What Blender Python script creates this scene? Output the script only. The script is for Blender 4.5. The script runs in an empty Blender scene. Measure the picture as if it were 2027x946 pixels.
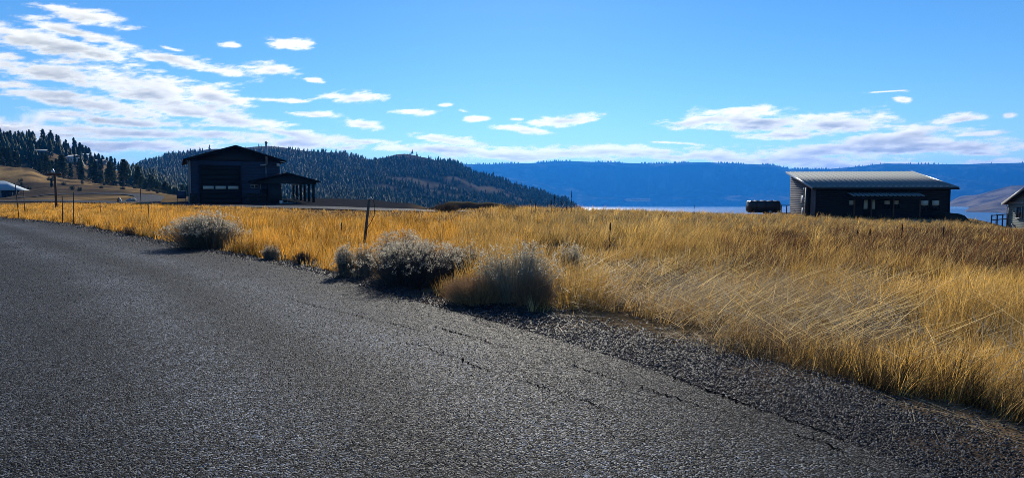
import bpy, math, random
import numpy as np
rng = np.random.default_rng(7); random.seed(7)
S = bpy.context.scene
COL = S.collection
R = math.radians
# ------------------------------------------------------------------ camera
F = 1350.0; CX = 1013.5; CY = 473.0; YH = 380.0; EYE = 1.6
TILT = math.atan((CY - YH) / F)
cam_d = bpy.data.cameras.new('camera'); cam = bpy.data.objects.new('camera', cam_d); COL.objects.link(cam)
cam.location = (0, 0, EYE); cam.rotation_euler = (math.pi / 2 - TILT, 0, 0)
cam_d.sensor_width = 36; cam_d.lens = 36 * F / 2027; cam_d.clip_start = 0.05; cam_d.clip_end = 40000
S.camera = cam
# ------------------------------------------------------------------ light and exposure
SUN_EL, SUN_AZ = 25.0, 1.0
S.view_settings.view_transform = 'Standard'; S.view_settings.look = 'None'
S.view_settings.exposure = 0.0; S.view_settings.gamma = 1.0
S.cycles.use_denoising = True; S.cycles.denoiser = 'OPENIMAGEDENOISE'; S.cycles.denoising_input_passes = 'RGB_ALBEDO_NORMAL'; S.cycles.denoising_prefilter = 'NONE'
S.cycles.pixel_filter_type = 'BLACKMAN_HARRIS'; S.cycles.filter_width = 0.85
S.cycles.max_bounces = 6; S.cycles.diffuse_bounces = 2; S.cycles.glossy_bounces = 2
S.cycles.transmission_bounces = 4; S.cycles.volume_bounces = 1; S.cycles.transparent_max_bounces = 16
S.cycles.sample_clamp_indirect = 4.0
sl = bpy.data.lights.new('sun', 'SUN'); sun = bpy.data.objects.new('sun', sl); COL.objects.link(sun)
sl.energy = 5.0; sl.angle = R(0.53); sl.color = (1.0, 0.93, 0.80)
sun.rotation_euler = (R(-(90 - SUN_EL)), 0, R(-SUN_AZ))      # shines from in front of the camera towards it

def pdir(px, py):
    x = (px - CX) / F; y = (CY - py) / F
    return np.array([x, math.cos(TILT) + y * math.sin(TILT), -math.sin(TILT) + y * math.cos(TILT)])
def zz(Y, py): return EYE + Y * (YH - py) / F
def at(px, py, Y):
    d = pdir(px, py); return np.array([0, 0, EYE]) + d * (Y / d[1])
def gp(px, py, z=0.0):
    d = pdir(px, py); t = (z - EYE) / d[2]; return np.array([0, 0, EYE]) + d * t

W = bpy.data.worlds.new('World'); S.world = W; W.use_nodes = True
def build_world():
    nt = W.node_tree; N = nt.nodes; L = nt.links; N.clear()
    def nd(t, **k):
        n = N.new(t)
        for a, b in k.items(): setattr(n, a, b)
        return n
    def math_(op, a, b=None, c=None, clamp=False):
        n = nd('ShaderNodeMath', operation=op); n.use_clamp = clamp
        for i, v in enumerate((a, b, c)):
            if v is None: continue
            if isinstance(v, (int, float)): n.inputs[i].default_value = v
            else: L.new(v, n.inputs[i])
        return n.outputs[0]
    sky = nd('ShaderNodeTexSky', sky_type='NISHITA'); sky.sun_disc = False
    sky.sun_elevation = R(SUN_EL); sky.sun_rotation = R(SUN_AZ); sky.altitude = 400
    sky.air_density = 1.0; sky.dust_density = 0.06; sky.ozone_density = 3.0
    hs = nd('ShaderNodeHueSaturation'); hs.inputs['Saturation'].default_value = 1.22
    L.new(sky.outputs[0], hs.inputs['Color'])
    tint = nd('ShaderNodeMix', data_type='RGBA', blend_type='MULTIPLY'); tint.inputs[0].default_value = 1
    tint.inputs[7].default_value = (0.78, 1.02, 1.20, 1); L.new(hs.outputs[0], tint.inputs[6])
    bg = nd('ShaderNodeBackground'); bg.inputs['Strength'].default_value = 0.10; L.new(tint.outputs[2], bg.inputs['Color'])
    out = nd('ShaderNodeOutputWorld'); L.new(bg.outputs[0], out.inputs['Surface'])
build_world()

# ------------------------------------------------------------------ helpers
def tag(o, label=None, cat=None, group=None, kind=None):
    if label: o['label'] = label
    if cat: o['category'] = cat
    if group: o['group'] = group
    if kind: o['kind'] = kind
    return o
def empty(name, loc=(0, 0, 0), rz=0.0):
    o = bpy.data.objects.new(name, None); COL.objects.link(o); o.location = loc; o.rotation_euler = (0, 0, rz); o.empty_display_size = 0.2
    return o
def npmesh(name, V, faces, mat=None, parent=None, smooth=False, col=None):
    """faces: list of arrays (n,k) of one polygon size each, or a list of tuples"""
    me = bpy.data.meshes.new(name); V = np.asarray(V, dtype=np.float32)
    if isinstance(faces, np.ndarray): faces = [faces]
    if len(faces) and not isinstance(faces[0], np.ndarray):
        ls = np.array([i for f in faces for i in f], dtype=np.int32); lt = np.array([len(f) for f in faces], dtype=np.int32)
    else:
        ls = np.concatenate([f.ravel() for f in faces]).astype(np.int32)
        lt = np.concatenate([np.full(len(f), f.shape[1]) for f in faces]).astype(np.int32)
    st = np.concatenate([[0], np.cumsum(lt)[:-1]]).astype(np.int32)
    me.vertices.add(len(V)); me.vertices.foreach_set('co', V.ravel())
    me.loops.add(len(ls)); me.loops.foreach_set('vertex_index', ls)
    me.polygons.add(len(lt)); me.polygons.foreach_set('loop_start', st); me.polygons.foreach_set('loop_total', lt)
    if smooth: me.polygons.foreach_set('use_smooth', np.ones(len(lt), dtype=bool))
    if col is not None:
        at_ = me.color_attributes.new('Col', 'FLOAT_COLOR', 'POINT')
        c = np.ones((len(V), 4), dtype=np.float32); c[:, :3] = col; at_.data.foreach_set('color', c.ravel())
    me.update(calc_edges=True); me.validate(verbose=False)
    if mat: me.materials.append(mat)
    o = bpy.data.objects.new(name, me); COL.objects.link(o)
    if parent: o.parent = parent
    return o
class MB:
    def __init__(s): s.v = []; s.f = []
    def add(s, vs, fs):
        b = len(s.v); s.v += [tuple(map(float, p)) for p in vs]; s.f += [tuple(b + i for i in f) for f in fs]; return s
    def box(s, x0, x1, y0, y1, z0, z1):
        return s.add([(x0,y0,z0),(x1,y0,z0),(x1,y1,z0),(x0,y1,z0),(x0,y0,z1),(x1,y0,z1),(x1,y1,z1),(x0,y1,z1)],
                     [(0,3,2,1),(4,5,6,7),(0,1,5,4),(1,2,6,5),(2,3,7,6),(3,0,4,7)])
    def prism_y(s, poly, y0, y1):                      # poly in (x,z), extruded along y
        n = len(poly); vs = [(x, y0, z) for x, z in poly] + [(x, y1, z) for x, z in poly]
        return s.add(vs, [tuple(range(n)), tuple(range(2*n-1, n-1, -1))] + [(i, i+n, (i+1) % n + n, (i+1) % n) for i in range(n)])
    def prism_x(s, poly, x0, x1):                      # poly in (y,z)
        n = len(poly); vs = [(x0, y, z) for y, z in poly] + [(x1, y, z) for y, z in poly]
        return s.add(vs, [tuple(range(n-1, -1, -1)), tuple(range(n, 2*n))] + [(i, (i+1) % n, (i+1) % n + n, i+n) for i in range(n)])
    def tube(s, pts, rad, n=6, cap=True):
        pts = [np.array(p, float) for p in pts]
        if not hasattr(rad, '__len__'): rad = [rad] * len(pts)
        b = len(s.v); ref = np.array([0.31, 0.77, 0.55])
        for i, p in enumerate(pts):
            t = pts[min(i+1, len(pts)-1)] - pts[max(i-1, 0)]; t /= np.linalg.norm(t) + 1e-9
            a = np.cross(t, ref); a /= np.linalg.norm(a) + 1e-9; c = np.cross(t, a)
            for k in range(n):
                an = 2 * math.pi * k / n; q = p + rad[i] * (math.cos(an) * a + math.sin(an) * c); s.v.append(tuple(q))
        for i in range(len(pts) - 1):
            for k in range(n): s.f.append((b+i*n+k, b+i*n+(k+1) % n, b+(i+1)*n+(k+1) % n, b+(i+1)*n+k))
        if cap:
            s.f.append(tuple(b + k for k in range(n-1, -1, -1))); s.f.append(tuple(b + (len(pts)-1)*n + k for k in range(n)))
        return s
    def build(s, name, mat=None, parent=None, smooth=False): return npmesh(name, s.v, s.f, mat, parent, smooth)
def copy_tree(o, parent=None):
    c = o.copy(); COL.objects.link(c); c.parent = parent
    for ch in list(o.children): copy_tree(ch, c)
    return c
def hash2(ix, iy, seed):
    h = (ix.astype(np.int64) * 374761393 + iy.astype(np.int64) * 668265263 + seed * 974634777) & 0xffffffff
    h = ((h ^ (h >> 13)) * 1274126177) & 0xffffffff; h = h ^ (h >> 16)
    return (h & 0xffffff) / float(0x1000000)
def vnoise(x, y, seed=0):
    x = np.asarray(x, float); y = np.asarray(y, float)
    ix = np.floor(x); iy = np.floor(y); fx = x - ix; fy = y - iy
    fx = fx*fx*(3-2*fx); fy = fy*fy*(3-2*fy)
    a = hash2(ix, iy, seed); b = hash2(ix+1, iy, seed); c = hash2(ix, iy+1, seed); d = hash2(ix+1, iy+1, seed)
    return (a*(1-fx)+b*fx)*(1-fy) + (c*(1-fx)+d*fx)*fy
def fbm(x, y, seed=0, o=4, g=0.5):
    s = 0; a = 1; t = 0
    for i in range(o):
        s = s + a * vnoise(x * 2**i, y * 2**i, seed + i); t += a; a *= g
    return s / t
def sstep(a, b, x):
    t = np.clip((x - a) / (b - a), 0, 1); return t*t*(3-2*t)

# ------------------------------------------------------------------ materials
def mat_new(name):
    m = bpy.data.materials.new(name); m.use_nodes = True; return m, m.node_tree.nodes, m.node_tree.links
def simple(name, col, rough=0.7, var=0.25, scale=6.0, bump=0.0, bscale=40.0, metal=0.0, spec=0.35, stretch=(1, 1, 1)):
    m, N, L = mat_new(name); b = N['Principled BSDF']
    b.inputs['Roughness'].default_value = rough; b.inputs['Metallic'].default_value = metal; b.inputs['Specular IOR Level'].default_value = spec
    tc = N.new('ShaderNodeTexCoord'); mp = N.new('ShaderNodeMapping'); mp.inputs['Scale'].default_value = stretch
    L.new(tc.outputs['Object'], mp.inputs[0])
    n = N.new('ShaderNodeTexNoise'); n.inputs['Scale'].default_value = scale; n.inputs['Detail'].default_value = 6; n.inputs['Roughness'].default_value = 0.65
    L.new(mp.outputs[0], n.inputs['Vector'])
    mr = N.new('ShaderNodeMapRange'); mr.inputs[1].default_value = 0.25; mr.inputs[2].default_value = 0.75
    mr.inputs[3].default_value = 1 - var; mr.inputs[4].default_value = 1 + var; L.new(n.outputs['Fac'], mr.inputs[0])
    mx = N.new('ShaderNodeMix'); mx.data_type = 'RGBA'; mx.blend_type = 'MULTIPLY'; mx.inputs[0].default_value = 1
    mx.inputs[6].default_value = (*col, 1); L.new(mr.outputs[0], mx.inputs[7]); L.new(mx.outputs[2], b.inputs['Base Color'])
    if bump:
        n2 = N.new('ShaderNodeTexNoise'); n2.inputs['Scale'].default_value = bscale; n2.inputs['Detail'].default_value = 4
        L.new(mp.outputs[0], n2.inputs['Vector'])
        bp = N.new('ShaderNodeBump'); bp.inputs['Strength'].default_value = 0.6; bp.inputs['Distance'].default_value = bump
        L.new(n2.outputs['Fac'], bp.inputs['Height']); L.new(bp.outputs[0], b.inputs['Normal'])
    return m
def leafy(name, trans=0.5, rough=0.5, spec=0.25, col=None, tint=(1, 1, 1)):
    """thin dry blades or needles: diffuse, light passing through, a little gloss"""
    m, N, L = mat_new(name); b = N['Principled BSDF']; b.inputs['Roughness'].default_value = rough; b.inputs['Specular IOR Level'].default_value = spec
    if col is None:
        a = N.new('ShaderNodeAttribute'); a.attribute_name = 'Col'; c = a.outputs['Color']
    else:
        oi = N.new('ShaderNodeObjectInfo'); hv = N.new('ShaderNodeHueSaturation'); hv.inputs['Color'].default_value = (*col, 1)
        mr = N.new('ShaderNodeMapRange'); mr.inputs[3].default_value = 0.7; mr.inputs[4].default_value = 1.3
        L.new(oi.outputs['Random'], mr.inputs[0]); L.new(mr.outputs[0], hv.inputs['Value']); c = hv.outputs[0]
    L.new(c, b.inputs['Base Color'])
    t = N.new('ShaderNodeBsdfTranslucent'); mt = N.new('ShaderNodeMix'); mt.data_type = 'RGBA'; mt.blend_type = 'MULTIPLY'; mt.inputs[0].default_value = 1
    L.new(c, mt.inputs[6]); mt.inputs[7].default_value = (*tint, 1); L.new(mt.outputs[2], t.inputs['Color'])
    ms = N.new('ShaderNodeMixShader'); ms.inputs[0].default_value = trans
    L.new(b.outputs[0], ms.inputs[1]); L.new(t.outputs[0], ms.inputs[2]); L.new(ms.outputs[0], N['Material Output'].inputs['Surface'])
    return m
def terrain_mat(name, scale=0.5, bump=0.1, bscale=2.0, var=0.35):
    m, N, L = mat_new(name); b = N['Principled BSDF']; b.inputs['Roughness'].default_value = 1.0; b.inputs['Specular IOR Level'].default_value = 0.0
    a = N.new('ShaderNodeAttribute'); a.attribute_name = 'Col'; g = N.new('ShaderNodeNewGeometry')
    n = N.new('ShaderNodeTexNoise'); n.inputs['Scale'].default_value = scale; n.inputs['Detail'].default_value = 9; n.inputs['Roughness'].default_value = 0.7
    L.new(g.outputs['Position'], n.inputs['Vector'])
    mr = N.new('ShaderNodeMapRange'); mr.inputs[1].default_value = 0.3; mr.inputs[2].default_value = 0.7; mr.inputs[3].default_value = 1-var; mr.inputs[4].default_value = 1+var
    L.new(n.outputs['Fac'], mr.inputs[0])
    mx = N.new('ShaderNodeMix'); mx.data_type = 'RGBA'; mx.blend_type = 'MULTIPLY'; mx.inputs[0].default_value = 1
    L.new(a.outputs['Color'], mx.inputs[6]); L.new(mr.outputs[0], mx.inputs[7]); L.new(mx.outputs[2], b.inputs['Base Color'])
    n2 = N.new('ShaderNodeTexNoise'); n2.inputs['Scale'].default_value = bscale; n2.inputs['Detail'].default_value = 8; L.new(g.outputs['Position'], n2.inputs['Vector'])
    bp = N.new('ShaderNodeBump'); bp.inputs['Distance'].default_value = bump; L.new(n2.outputs['Fac'], bp.inputs['Height']); L.new(bp.outputs[0], b.inputs['Normal'])
    return m
def chip_mat(name, scale, lo, hi, bump, stain=0.35, spec=0.5, rough=0.55, wear=False):
    """stone chips bound in tar: every cell its own grey, raised"""
    m, N, L = mat_new(name); b = N['Principled BSDF']; b.inputs['Specular IOR Level'].default_value = spec
    g = N.new('ShaderNodeNewGeometry')
    v = N.new('ShaderNodeTexVoronoi'); v.inputs['Scale'].default_value = scale; L.new(g.outputs['Position'], v.inputs['Vector'])
    sx = N.new('ShaderNodeSeparateColor'); L.new(v.outputs['Color'], sx.inputs[0])
    mr = N.new('ShaderNodeMapRange'); mr.inputs[3].default_value = lo; mr.inputs[4].default_value = hi
    pw = N.new('ShaderNodeMath'); pw.operation = 'POWER'; L.new(sx.outputs[0], pw.inputs[0]); pw.inputs[1].default_value = 5.0
    L.new(pw.outputs[0], mr.inputs[0])
    n = N.new('ShaderNodeTexNoise'); n.inputs['Scale'].default_value = 0.55; n.inputs['Detail'].default_value = 6; n.inputs['Roughness'].default_value = 0.6
    L.new(g.outputs['Position'], n.inputs['Vector'])
    m2 = N.new('ShaderNodeMapRange'); m2.inputs[1].default_value = 0.3; m2.inputs[2].default_value = 0.7; m2.inputs[3].default_value = 1-stain; m2.inputs[4].default_value = 1+stain
    L.new(n.outputs['Fac'], m2.inputs[0])
    mu = N.new('ShaderNodeMath'); mu.operation = 'MULTIPLY'; L.new(mr.outputs[0], mu.inputs[0]); L.new(m2.outputs[0], mu.inputs[1])
    if wear:
        at_ = N.new('ShaderNodeAttribute'); at_.attribute_name = 'Col'; wv = N.new('ShaderNodeMath'); wv.operation = 'MULTIPLY'
        L.new(mu.outputs[0], wv.inputs[0]); L.new(at_.outputs['Fac'], wv.inputs[1]); mu = wv
    cc = N.new('ShaderNodeCombineColor')
    for i, k in enumerate((0.93, 1.0, 1.09)):
        q = N.new('ShaderNodeMath'); q.operation = 'MULTIPLY'; L.new(mu.outputs[0], q.inputs[0]); q.inputs[1].default_value = k; L.new(q.outputs[0], cc.inputs[i])
    L.new(cc.outputs[0], b.inputs['Base Color'])
    rr = N.new('ShaderNodeMapRange'); rr.inputs[3].default_value = rough - 0.2; rr.inputs[4].default_value = rough + 0.25; L.new(sx.outputs[1], rr.inputs[0]); L.new(rr.outputs[0], b.inputs['Roughness'])
    # height: dome of every chip plus its own level
    h = N.new('ShaderNodeMath'); h.operation = 'SUBTRACT'; h.inputs[0].default_value = 0.6; L.new(v.outputs['Distance'], h.inputs[1])
    h2 = N.new('ShaderNodeMath'); h2.operation = 'MULTIPLY_ADD'; L.new(sx.outputs[2], h2.inputs[0]); h2.inputs[1].default_value = 0.6; L.new(h.outputs[0], h2.inputs[2])
    bp = N.new('ShaderNodeBump'); bp.inputs['Distance'].default_value = bump; bp.inputs['Strength'].default_value = 1.0
    L.new(h2.outputs[0], bp.inputs['Height']); L.new(bp.outputs[0], b.inputs['Normal'])
    return m
M = {}
M['ground'] = terrain_mat('ground_soil', 0.9, 0.08, 5.0)
M['hill'] = terrain_mat('far_hillside', 0.004, 6.0, 0.02, 0.3)
M['road'] = chip_mat('chip_seal_asphalt', 74, 0.003, 0.40, 0.012, spec=0.12, rough=0.72, wear=True)
M['gravel_road'] = chip_mat('gravel_road', 22, 0.04, 0.20, 0.02, spec=0.05, rough=0.8)
M['stone'] = simple('crushed_stone', (0.045, 0.046, 0.05), 0.55, 0.5, 30, spec=0.5)
M['tar'] = simple('tar_crack', (0.006, 0.006, 0.007), 1.0, 0.3, spec=0.0)
M['grass'] = leafy('dry_grass_blades', 0.55, 0.5, 0.15, tint=(1.0, 0.86, 0.6))
M['stem'] = leafy('shrub_stems', 0.2, 0.6, 0.3)
M['fluff'] = leafy('seed_fluff', 0.6, 0.7, 0.1)
M['needle'] = leafy('pine_needles', 0.18, 0.6, 0.25, col=(0.040, 0.068, 0.030))
M['needle_far'] = leafy('far_needles', 0.10, 0.7, 0.1)
M['bark'] = simple('bark', (0.07, 0.045, 0.03), 0.9, 0.4, 8)
M['wood_brown'] = simple('weathered_brown_wood', (0.10, 0.05, 0.03), 0.85, 0.4, 10, 0.01, 30, stretch=(3, 3, 0.5))
M['wood_grey'] = simple('weathered_grey_wood', (0.10, 0.09, 0.08), 0.85, 0.4, 14, 0.004, 40, stretch=(4, 4, 0.4))
M['stalk'] = simple('dead_stalk', (0.045, 0.03, 0.022), 0.9, 0.4, 20)
M['steel_dark'] = simple('dark_steel', (0.04, 0.035, 0.03), 0.6, 0.3, 20)
M['siding_blue'] = simple('slate_blue_siding', (0.032, 0.045, 0.085), 0.6, 0.12, 3)
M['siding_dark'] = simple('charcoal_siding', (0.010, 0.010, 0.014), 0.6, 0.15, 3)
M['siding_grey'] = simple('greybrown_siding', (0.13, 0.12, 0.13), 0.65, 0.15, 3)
M['siding_green'] = simple('greygreen_siding', (0.15, 0.18, 0.17), 0.65, 0.12, 3)
M['trim_white'] = simple('white_trim', (0.6, 0.6, 0.58), 0.6, 0.1, 3)
M['trim_grey'] = simple('grey_trim', (0.30, 0.29, 0.28), 0.6, 0.1, 3)
M['trim_dark'] = simple('dark_trim', (0.008, 0.007, 0.007), 0.6, 0.2, 3)
M['door_dark'] = simple('dark_door', (0.004, 0.004, 0.005), 0.7, 0.2, 3)
M['roof_dark'] = simple('dark_roof', (0.010, 0.009, 0.010), 0.9, 0.3, 4)
M['roof_metal'] = simple('grey_metal_roof', (0.19, 0.23, 0.235), 0.8, 0.10, 1.5, spec=0.30)
M['roof_pale'] = simple('pale_metal_roof', (0.34, 0.44, 0.52), 0.7, 0.06, 1.0, spec=0.15)
M['galv'] = simple('galvanised_pipe', (0.45, 0.45, 0.45), 0.35, 0.15, 6, metal=0.6)
M['concrete'] = simple('concrete', (0.48, 0.46, 0.42), 0.85, 0.15, 3)
M['veneer'] = simple('ledge_stone', (0.03, 0.027, 0.028), 0.9, 0.5, 2.5)
M['tarp'] = simple('black_tarp', (0.012, 0.011, 0.014), 0.38, 0.3, 4, 0.03, 5, spec=0.5)
M['blind'] = simple('pale_blind', (0.55, 0.55, 0.46), 0.7, 0.08, 3)
M['orange'] = simple('orange_paint', (0.55, 0.13, 0.02), 0.6, 0.2, 4)
M['rock_pale'] = simple('pale_rock', (0.33, 0.32, 0.30), 0.9, 0.3, 4, 0.03, 8)
M['wire'] = simple('black_wire', (0.02, 0.02, 0.02), 0.5, 0.1)
M['soil'] = simple('dark_cut_soil', (0.055, 0.043, 0.032), 0.95, 0.5, 1.5, 0.12, 3)
def glass_mat():
    m, N, L = mat_new('window_glass'); b = N['Principled BSDF']
    b.inputs['Base Color'].default_value = (0.02, 0.024, 0.03, 1); b.inputs['Roughness'].default_value = 0.06; b.inputs['Specular IOR Level'].default_value = 0.7
    n = N.new('ShaderNodeTexNoise'); n.inputs['Scale'].default_value = 0.7; bp = N.new('ShaderNodeBump'); bp.inputs['Distance'].default_value = 0.02
    L.new(n.outputs['Fac'], bp.inputs['Height']); L.new(bp.outputs[0], b.inputs['Normal']); return m
M['glass'] = glass_mat()
def water_mat():
    m, N, L = mat_new('lake_water'); b = N['Principled BSDF']
    b.inputs['Base Color'].default_value = (0.004, 0.06, 0.18, 1); b.inputs['IOR'].default_value = 1.33
    g = N.new('ShaderNodeNewGeometry'); mp = N.new('ShaderNodeMapping'); mp.inputs['Scale'].default_value = (1, 2.2, 1); L.new(g.outputs['Position'], mp.inputs[0])
    n = N.new('ShaderNodeTexNoise'); n.inputs['Scale'].default_value = 0.35; n.inputs['Detail'].default_value = 5; L.new(mp.outputs[0], n.inputs['Vector'])
    n2 = N.new('ShaderNodeTexNoise'); n2.inputs['Scale'].default_value = 0.003; n2.inputs['Detail'].default_value = 4; L.new(mp.outputs[0], n2.inputs['Vector'])
    mr = N.new('ShaderNodeMapRange'); mr.inputs[1].default_value = 0.35; mr.inputs[2].default_value = 0.65; mr.inputs[3].default_value = 0.0; mr.inputs[4].default_value = 0.003; L.new(n2.outputs['Fac'], mr.inputs[0])
    sx = N.new('ShaderNodeSeparateXYZ'); L.new(g.outputs['Position'], sx.inputs[0]); rg = N.new('ShaderNodeMapRange'); L.new(sx.outputs[1], rg.inputs[0])
    for i_, v_ in ((1, 2300), (2, 3000), (3, 0.34), (4, 0.03)): rg.inputs[i_].default_value = v_
    L.new(rg.outputs[0], b.inputs['Roughness'])
    bp = N.new('ShaderNodeBump'); L.new(mr.outputs[0], bp.inputs['Distance']); L.new(n.outputs['Fac'], bp.inputs['Height']); L.new(bp.outputs[0], b.inputs['Normal'])
    return m
M['water'] = water_mat()


# ------------------------------------------------------------------ clouds: thin sheets far above the lake, lit through by the sun
def cloud_mat():
    m, N, L = mat_new('cloud'); N.remove(N['Principled BSDF'])
    a = N.new('ShaderNodeAttribute'); a.attribute_name = 'Col'; sp = N.new('ShaderNodeSeparateColor'); L.new(a.outputs['Color'], sp.inputs[0])
    df = N.new('ShaderNodeBsdfDiffuse'); df.inputs['Color'].default_value = (0.95, 0.92, 0.84, 1)
    tr = N.new('ShaderNodeBsdfTranslucent'); tr.inputs['Color'].default_value = (0.84, 0.82, 0.76, 1)
    ms = N.new('ShaderNodeMixShader'); L.new(sp.outputs[1], ms.inputs[0]); L.new(tr.outputs[0], ms.inputs[1]); L.new(df.outputs[0], ms.inputs[2])
    tp = N.new('ShaderNodeBsdfTransparent'); m2 = N.new('ShaderNodeMixShader'); L.new(sp.outputs[0], m2.inputs[0]); L.new(tp.outputs[0], m2.inputs[1]); L.new(ms.outputs[0], m2.inputs[2])
    L.new(m2.outputs[0], N['Material Output'].inputs['Surface']); return m
def build_clouds():
    blobs = [(100,90,205,27,8),(350,119,170,17,8),(530,139,62,16,3),(170,33,95,17,5),(130,62,110,15,10),(215,78,80,11,8),(30,112,45,13,0),
      (145,126,50,7,0),(110,148,215,26,8),(290,186,190,36,9),(430,195,75,30,10),(150,205,210,23,9),(430,236,150,20,8),(250,240,170,10,3),
      (560,266,150,14,7),(300,263,330,13,1),(90,263,170,13,2),(250,291,320,11,0),(610,287,160,10,3),(705,281,100,8,2),(700,197,78,14,0),
      (625,232,66,8,0),(565,201,52,7,0),(712,250,42,12,5),(585,90,52,12,0),(625,162,24,5,0),(452,83,28,7,0),(352,96,34,6,8),(818,225,46,8,0),
      (875,209,22,4,0),(915,223,20,4,0),(945,238,32,5,0),(905,280,95,12,8),(1040,260,64,9,3),(1127,239,76,15,-2),(1032,237,17,4,0),
      (850,299,150,8,0),(1010,308,180,11,0),(1200,305,190,12,0),(1400,311,180,10,1),(1560,314,150,10,2),(1700,324,130,9,0),
      (1400,236,95,19,-6),(1490,246,130,29,6),(1640,250,125,26,0),(1560,270,100,12,0),(1760,281,150,26,-6),(1885,235,80,12,-8),(1850,291,160,14,0),
      (1650,299,130,12,-3),(1925,264,60,6,-6),(1760,187,66,3,0),(1790,206,25,6,12),(1345,283,60,3,3),(2012,223,22,7,0),(1480,218,50,11,0),
      (1990,315,90,6,-2),(1940,300,50,4,0)]
    RAD = 20000.0; res = 0.08
    az = np.radians(np.arange(-40, 40.001, res)); el = np.radians(np.arange(0.3, 20.5, res))
    A, E = np.meshgrid(az, el, indexing='ij')
    wx = (fbm(A*9, E*34, 101, 4) - .5)*0.045; wy = (fbm(A*8, E*26, 131, 4) - .5)*0.014
    A2 = A + wx; E2 = E + wy; base = np.full(A.shape, -3.0)
    for (bx, by, hw, hh, rot) in blobs:
        if by > 284: hh *= 1.5; hw *= 1.1
        d = pdir(bx, by); d /= np.linalg.norm(d); a = math.atan2(d[0], d[1]); e_ = math.asin(d[2]); c2 = math.cos(a)**2
        dx = A2 - a; dy = E2 - e_; cr, sr = math.cos(R(-rot)), math.sin(R(-rot))
        lx = (dx*cr + dy*sr)/(hw/F*c2); ly = (-dx*sr + dy*cr)/(hh/F*math.cos(a))
        ly = np.where(ly < 0, ly*1.25, ly*0.95)                       # flat undersides
        v = 1.0 - (np.abs(lx)**2.4 + np.abs(ly)**2.0)**0.5
        k = 0.18; h = np.clip(0.5 + 0.5*(v - base)/k, 0, 1); base = base*(1-h) + v*h + k*h*(1-h)
    E3 = E - 0.10*A*sstep(0, -0.3, A)
    n1 = fbm(A*34, E3*170, 151, 6, 0.55) - .5; n2 = fbm(A*120, E3*480, 171, 4, 0.6) - .5
    dens = np.maximum(base, -1.5) + 1.5*n1 + 0.62*n2
    alpha = sstep(-0.10, 0.62, dens)**1.1 * sstep(0, 0.02, E)
    th = np.clip(np.maximum(base, -1.5) + 0.40*(fbm(A*30, E*110, 151, 3, 0.5) - .5), 0, 1.1); od = np.zeros_like(th); dec = 0.90
    for j in range(th.shape[1]-2, -1, -1): od[:, j] = od[:, j+1]*dec + th[:, j+1]*(1-dec)*1.0  # grey undersides: shade of the cloud above, baked into the vertex colour
    core_shade = 0.55*sstep(0.22, 0.85, od*0.8 + th*0.35)*sstep(0.15, 0.9, dens)*np.clip(0.85 + 1.6*n1, 0.25, 1.3); core_shade = np.clip(core_shade, 0, 0.8)
    fade = sstep(0, 0.012, A - az[0]) * sstep(0, 0.012, az[-1] - A); alpha = alpha*(0.0 + fade)
    mat = cloud_mat(); n, m = A.shape
    for k in range(5):                                                # the same kind of weather all round the place
        st = 1 if k == 0 else 4
        a_, e2, al, co = A[::st, ::st] + (0 if k == 0 else R(5 + 72*k)), E[::st, ::st], alpha[::st, ::st], core_shade[::st, ::st]; n, m = a_.shape
        rr = RAD + 130*fbm(a_*24, e2*60, 181, 3)
        V = np.stack([rr*np.sin(a_)*np.cos(e2), rr*np.cos(a_)*np.cos(e2), rr*np.sin(e2)], -1).reshape(-1, 3)
        i, j = np.meshgrid(np.arange(n-1), np.arange(m-1), indexing='ij')
        q = np.stack([i*m+j, (i+1)*m+j, (i+1)*m+j+1, i*m+j+1], -1).reshape(-1, 4)
        q = q[(al.reshape(-1)[q] > 0.004).any(1)]
        used = np.unique(q); ren = np.zeros(len(V), int); ren[used] = np.arange(len(used))
        o = npmesh('clouds', V[used], ren[q], mat, smooth=True, col=np.stack([al, co, al], -1).reshape(-1, 3)[used])
        o.visible_shadow = True
        tag(o, 'white and grey banks of cloud above the hills' if k == 0 else 'cloud banks in the sky away from the lake', 'clouds', kind='stuff')
build_clouds()
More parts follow.
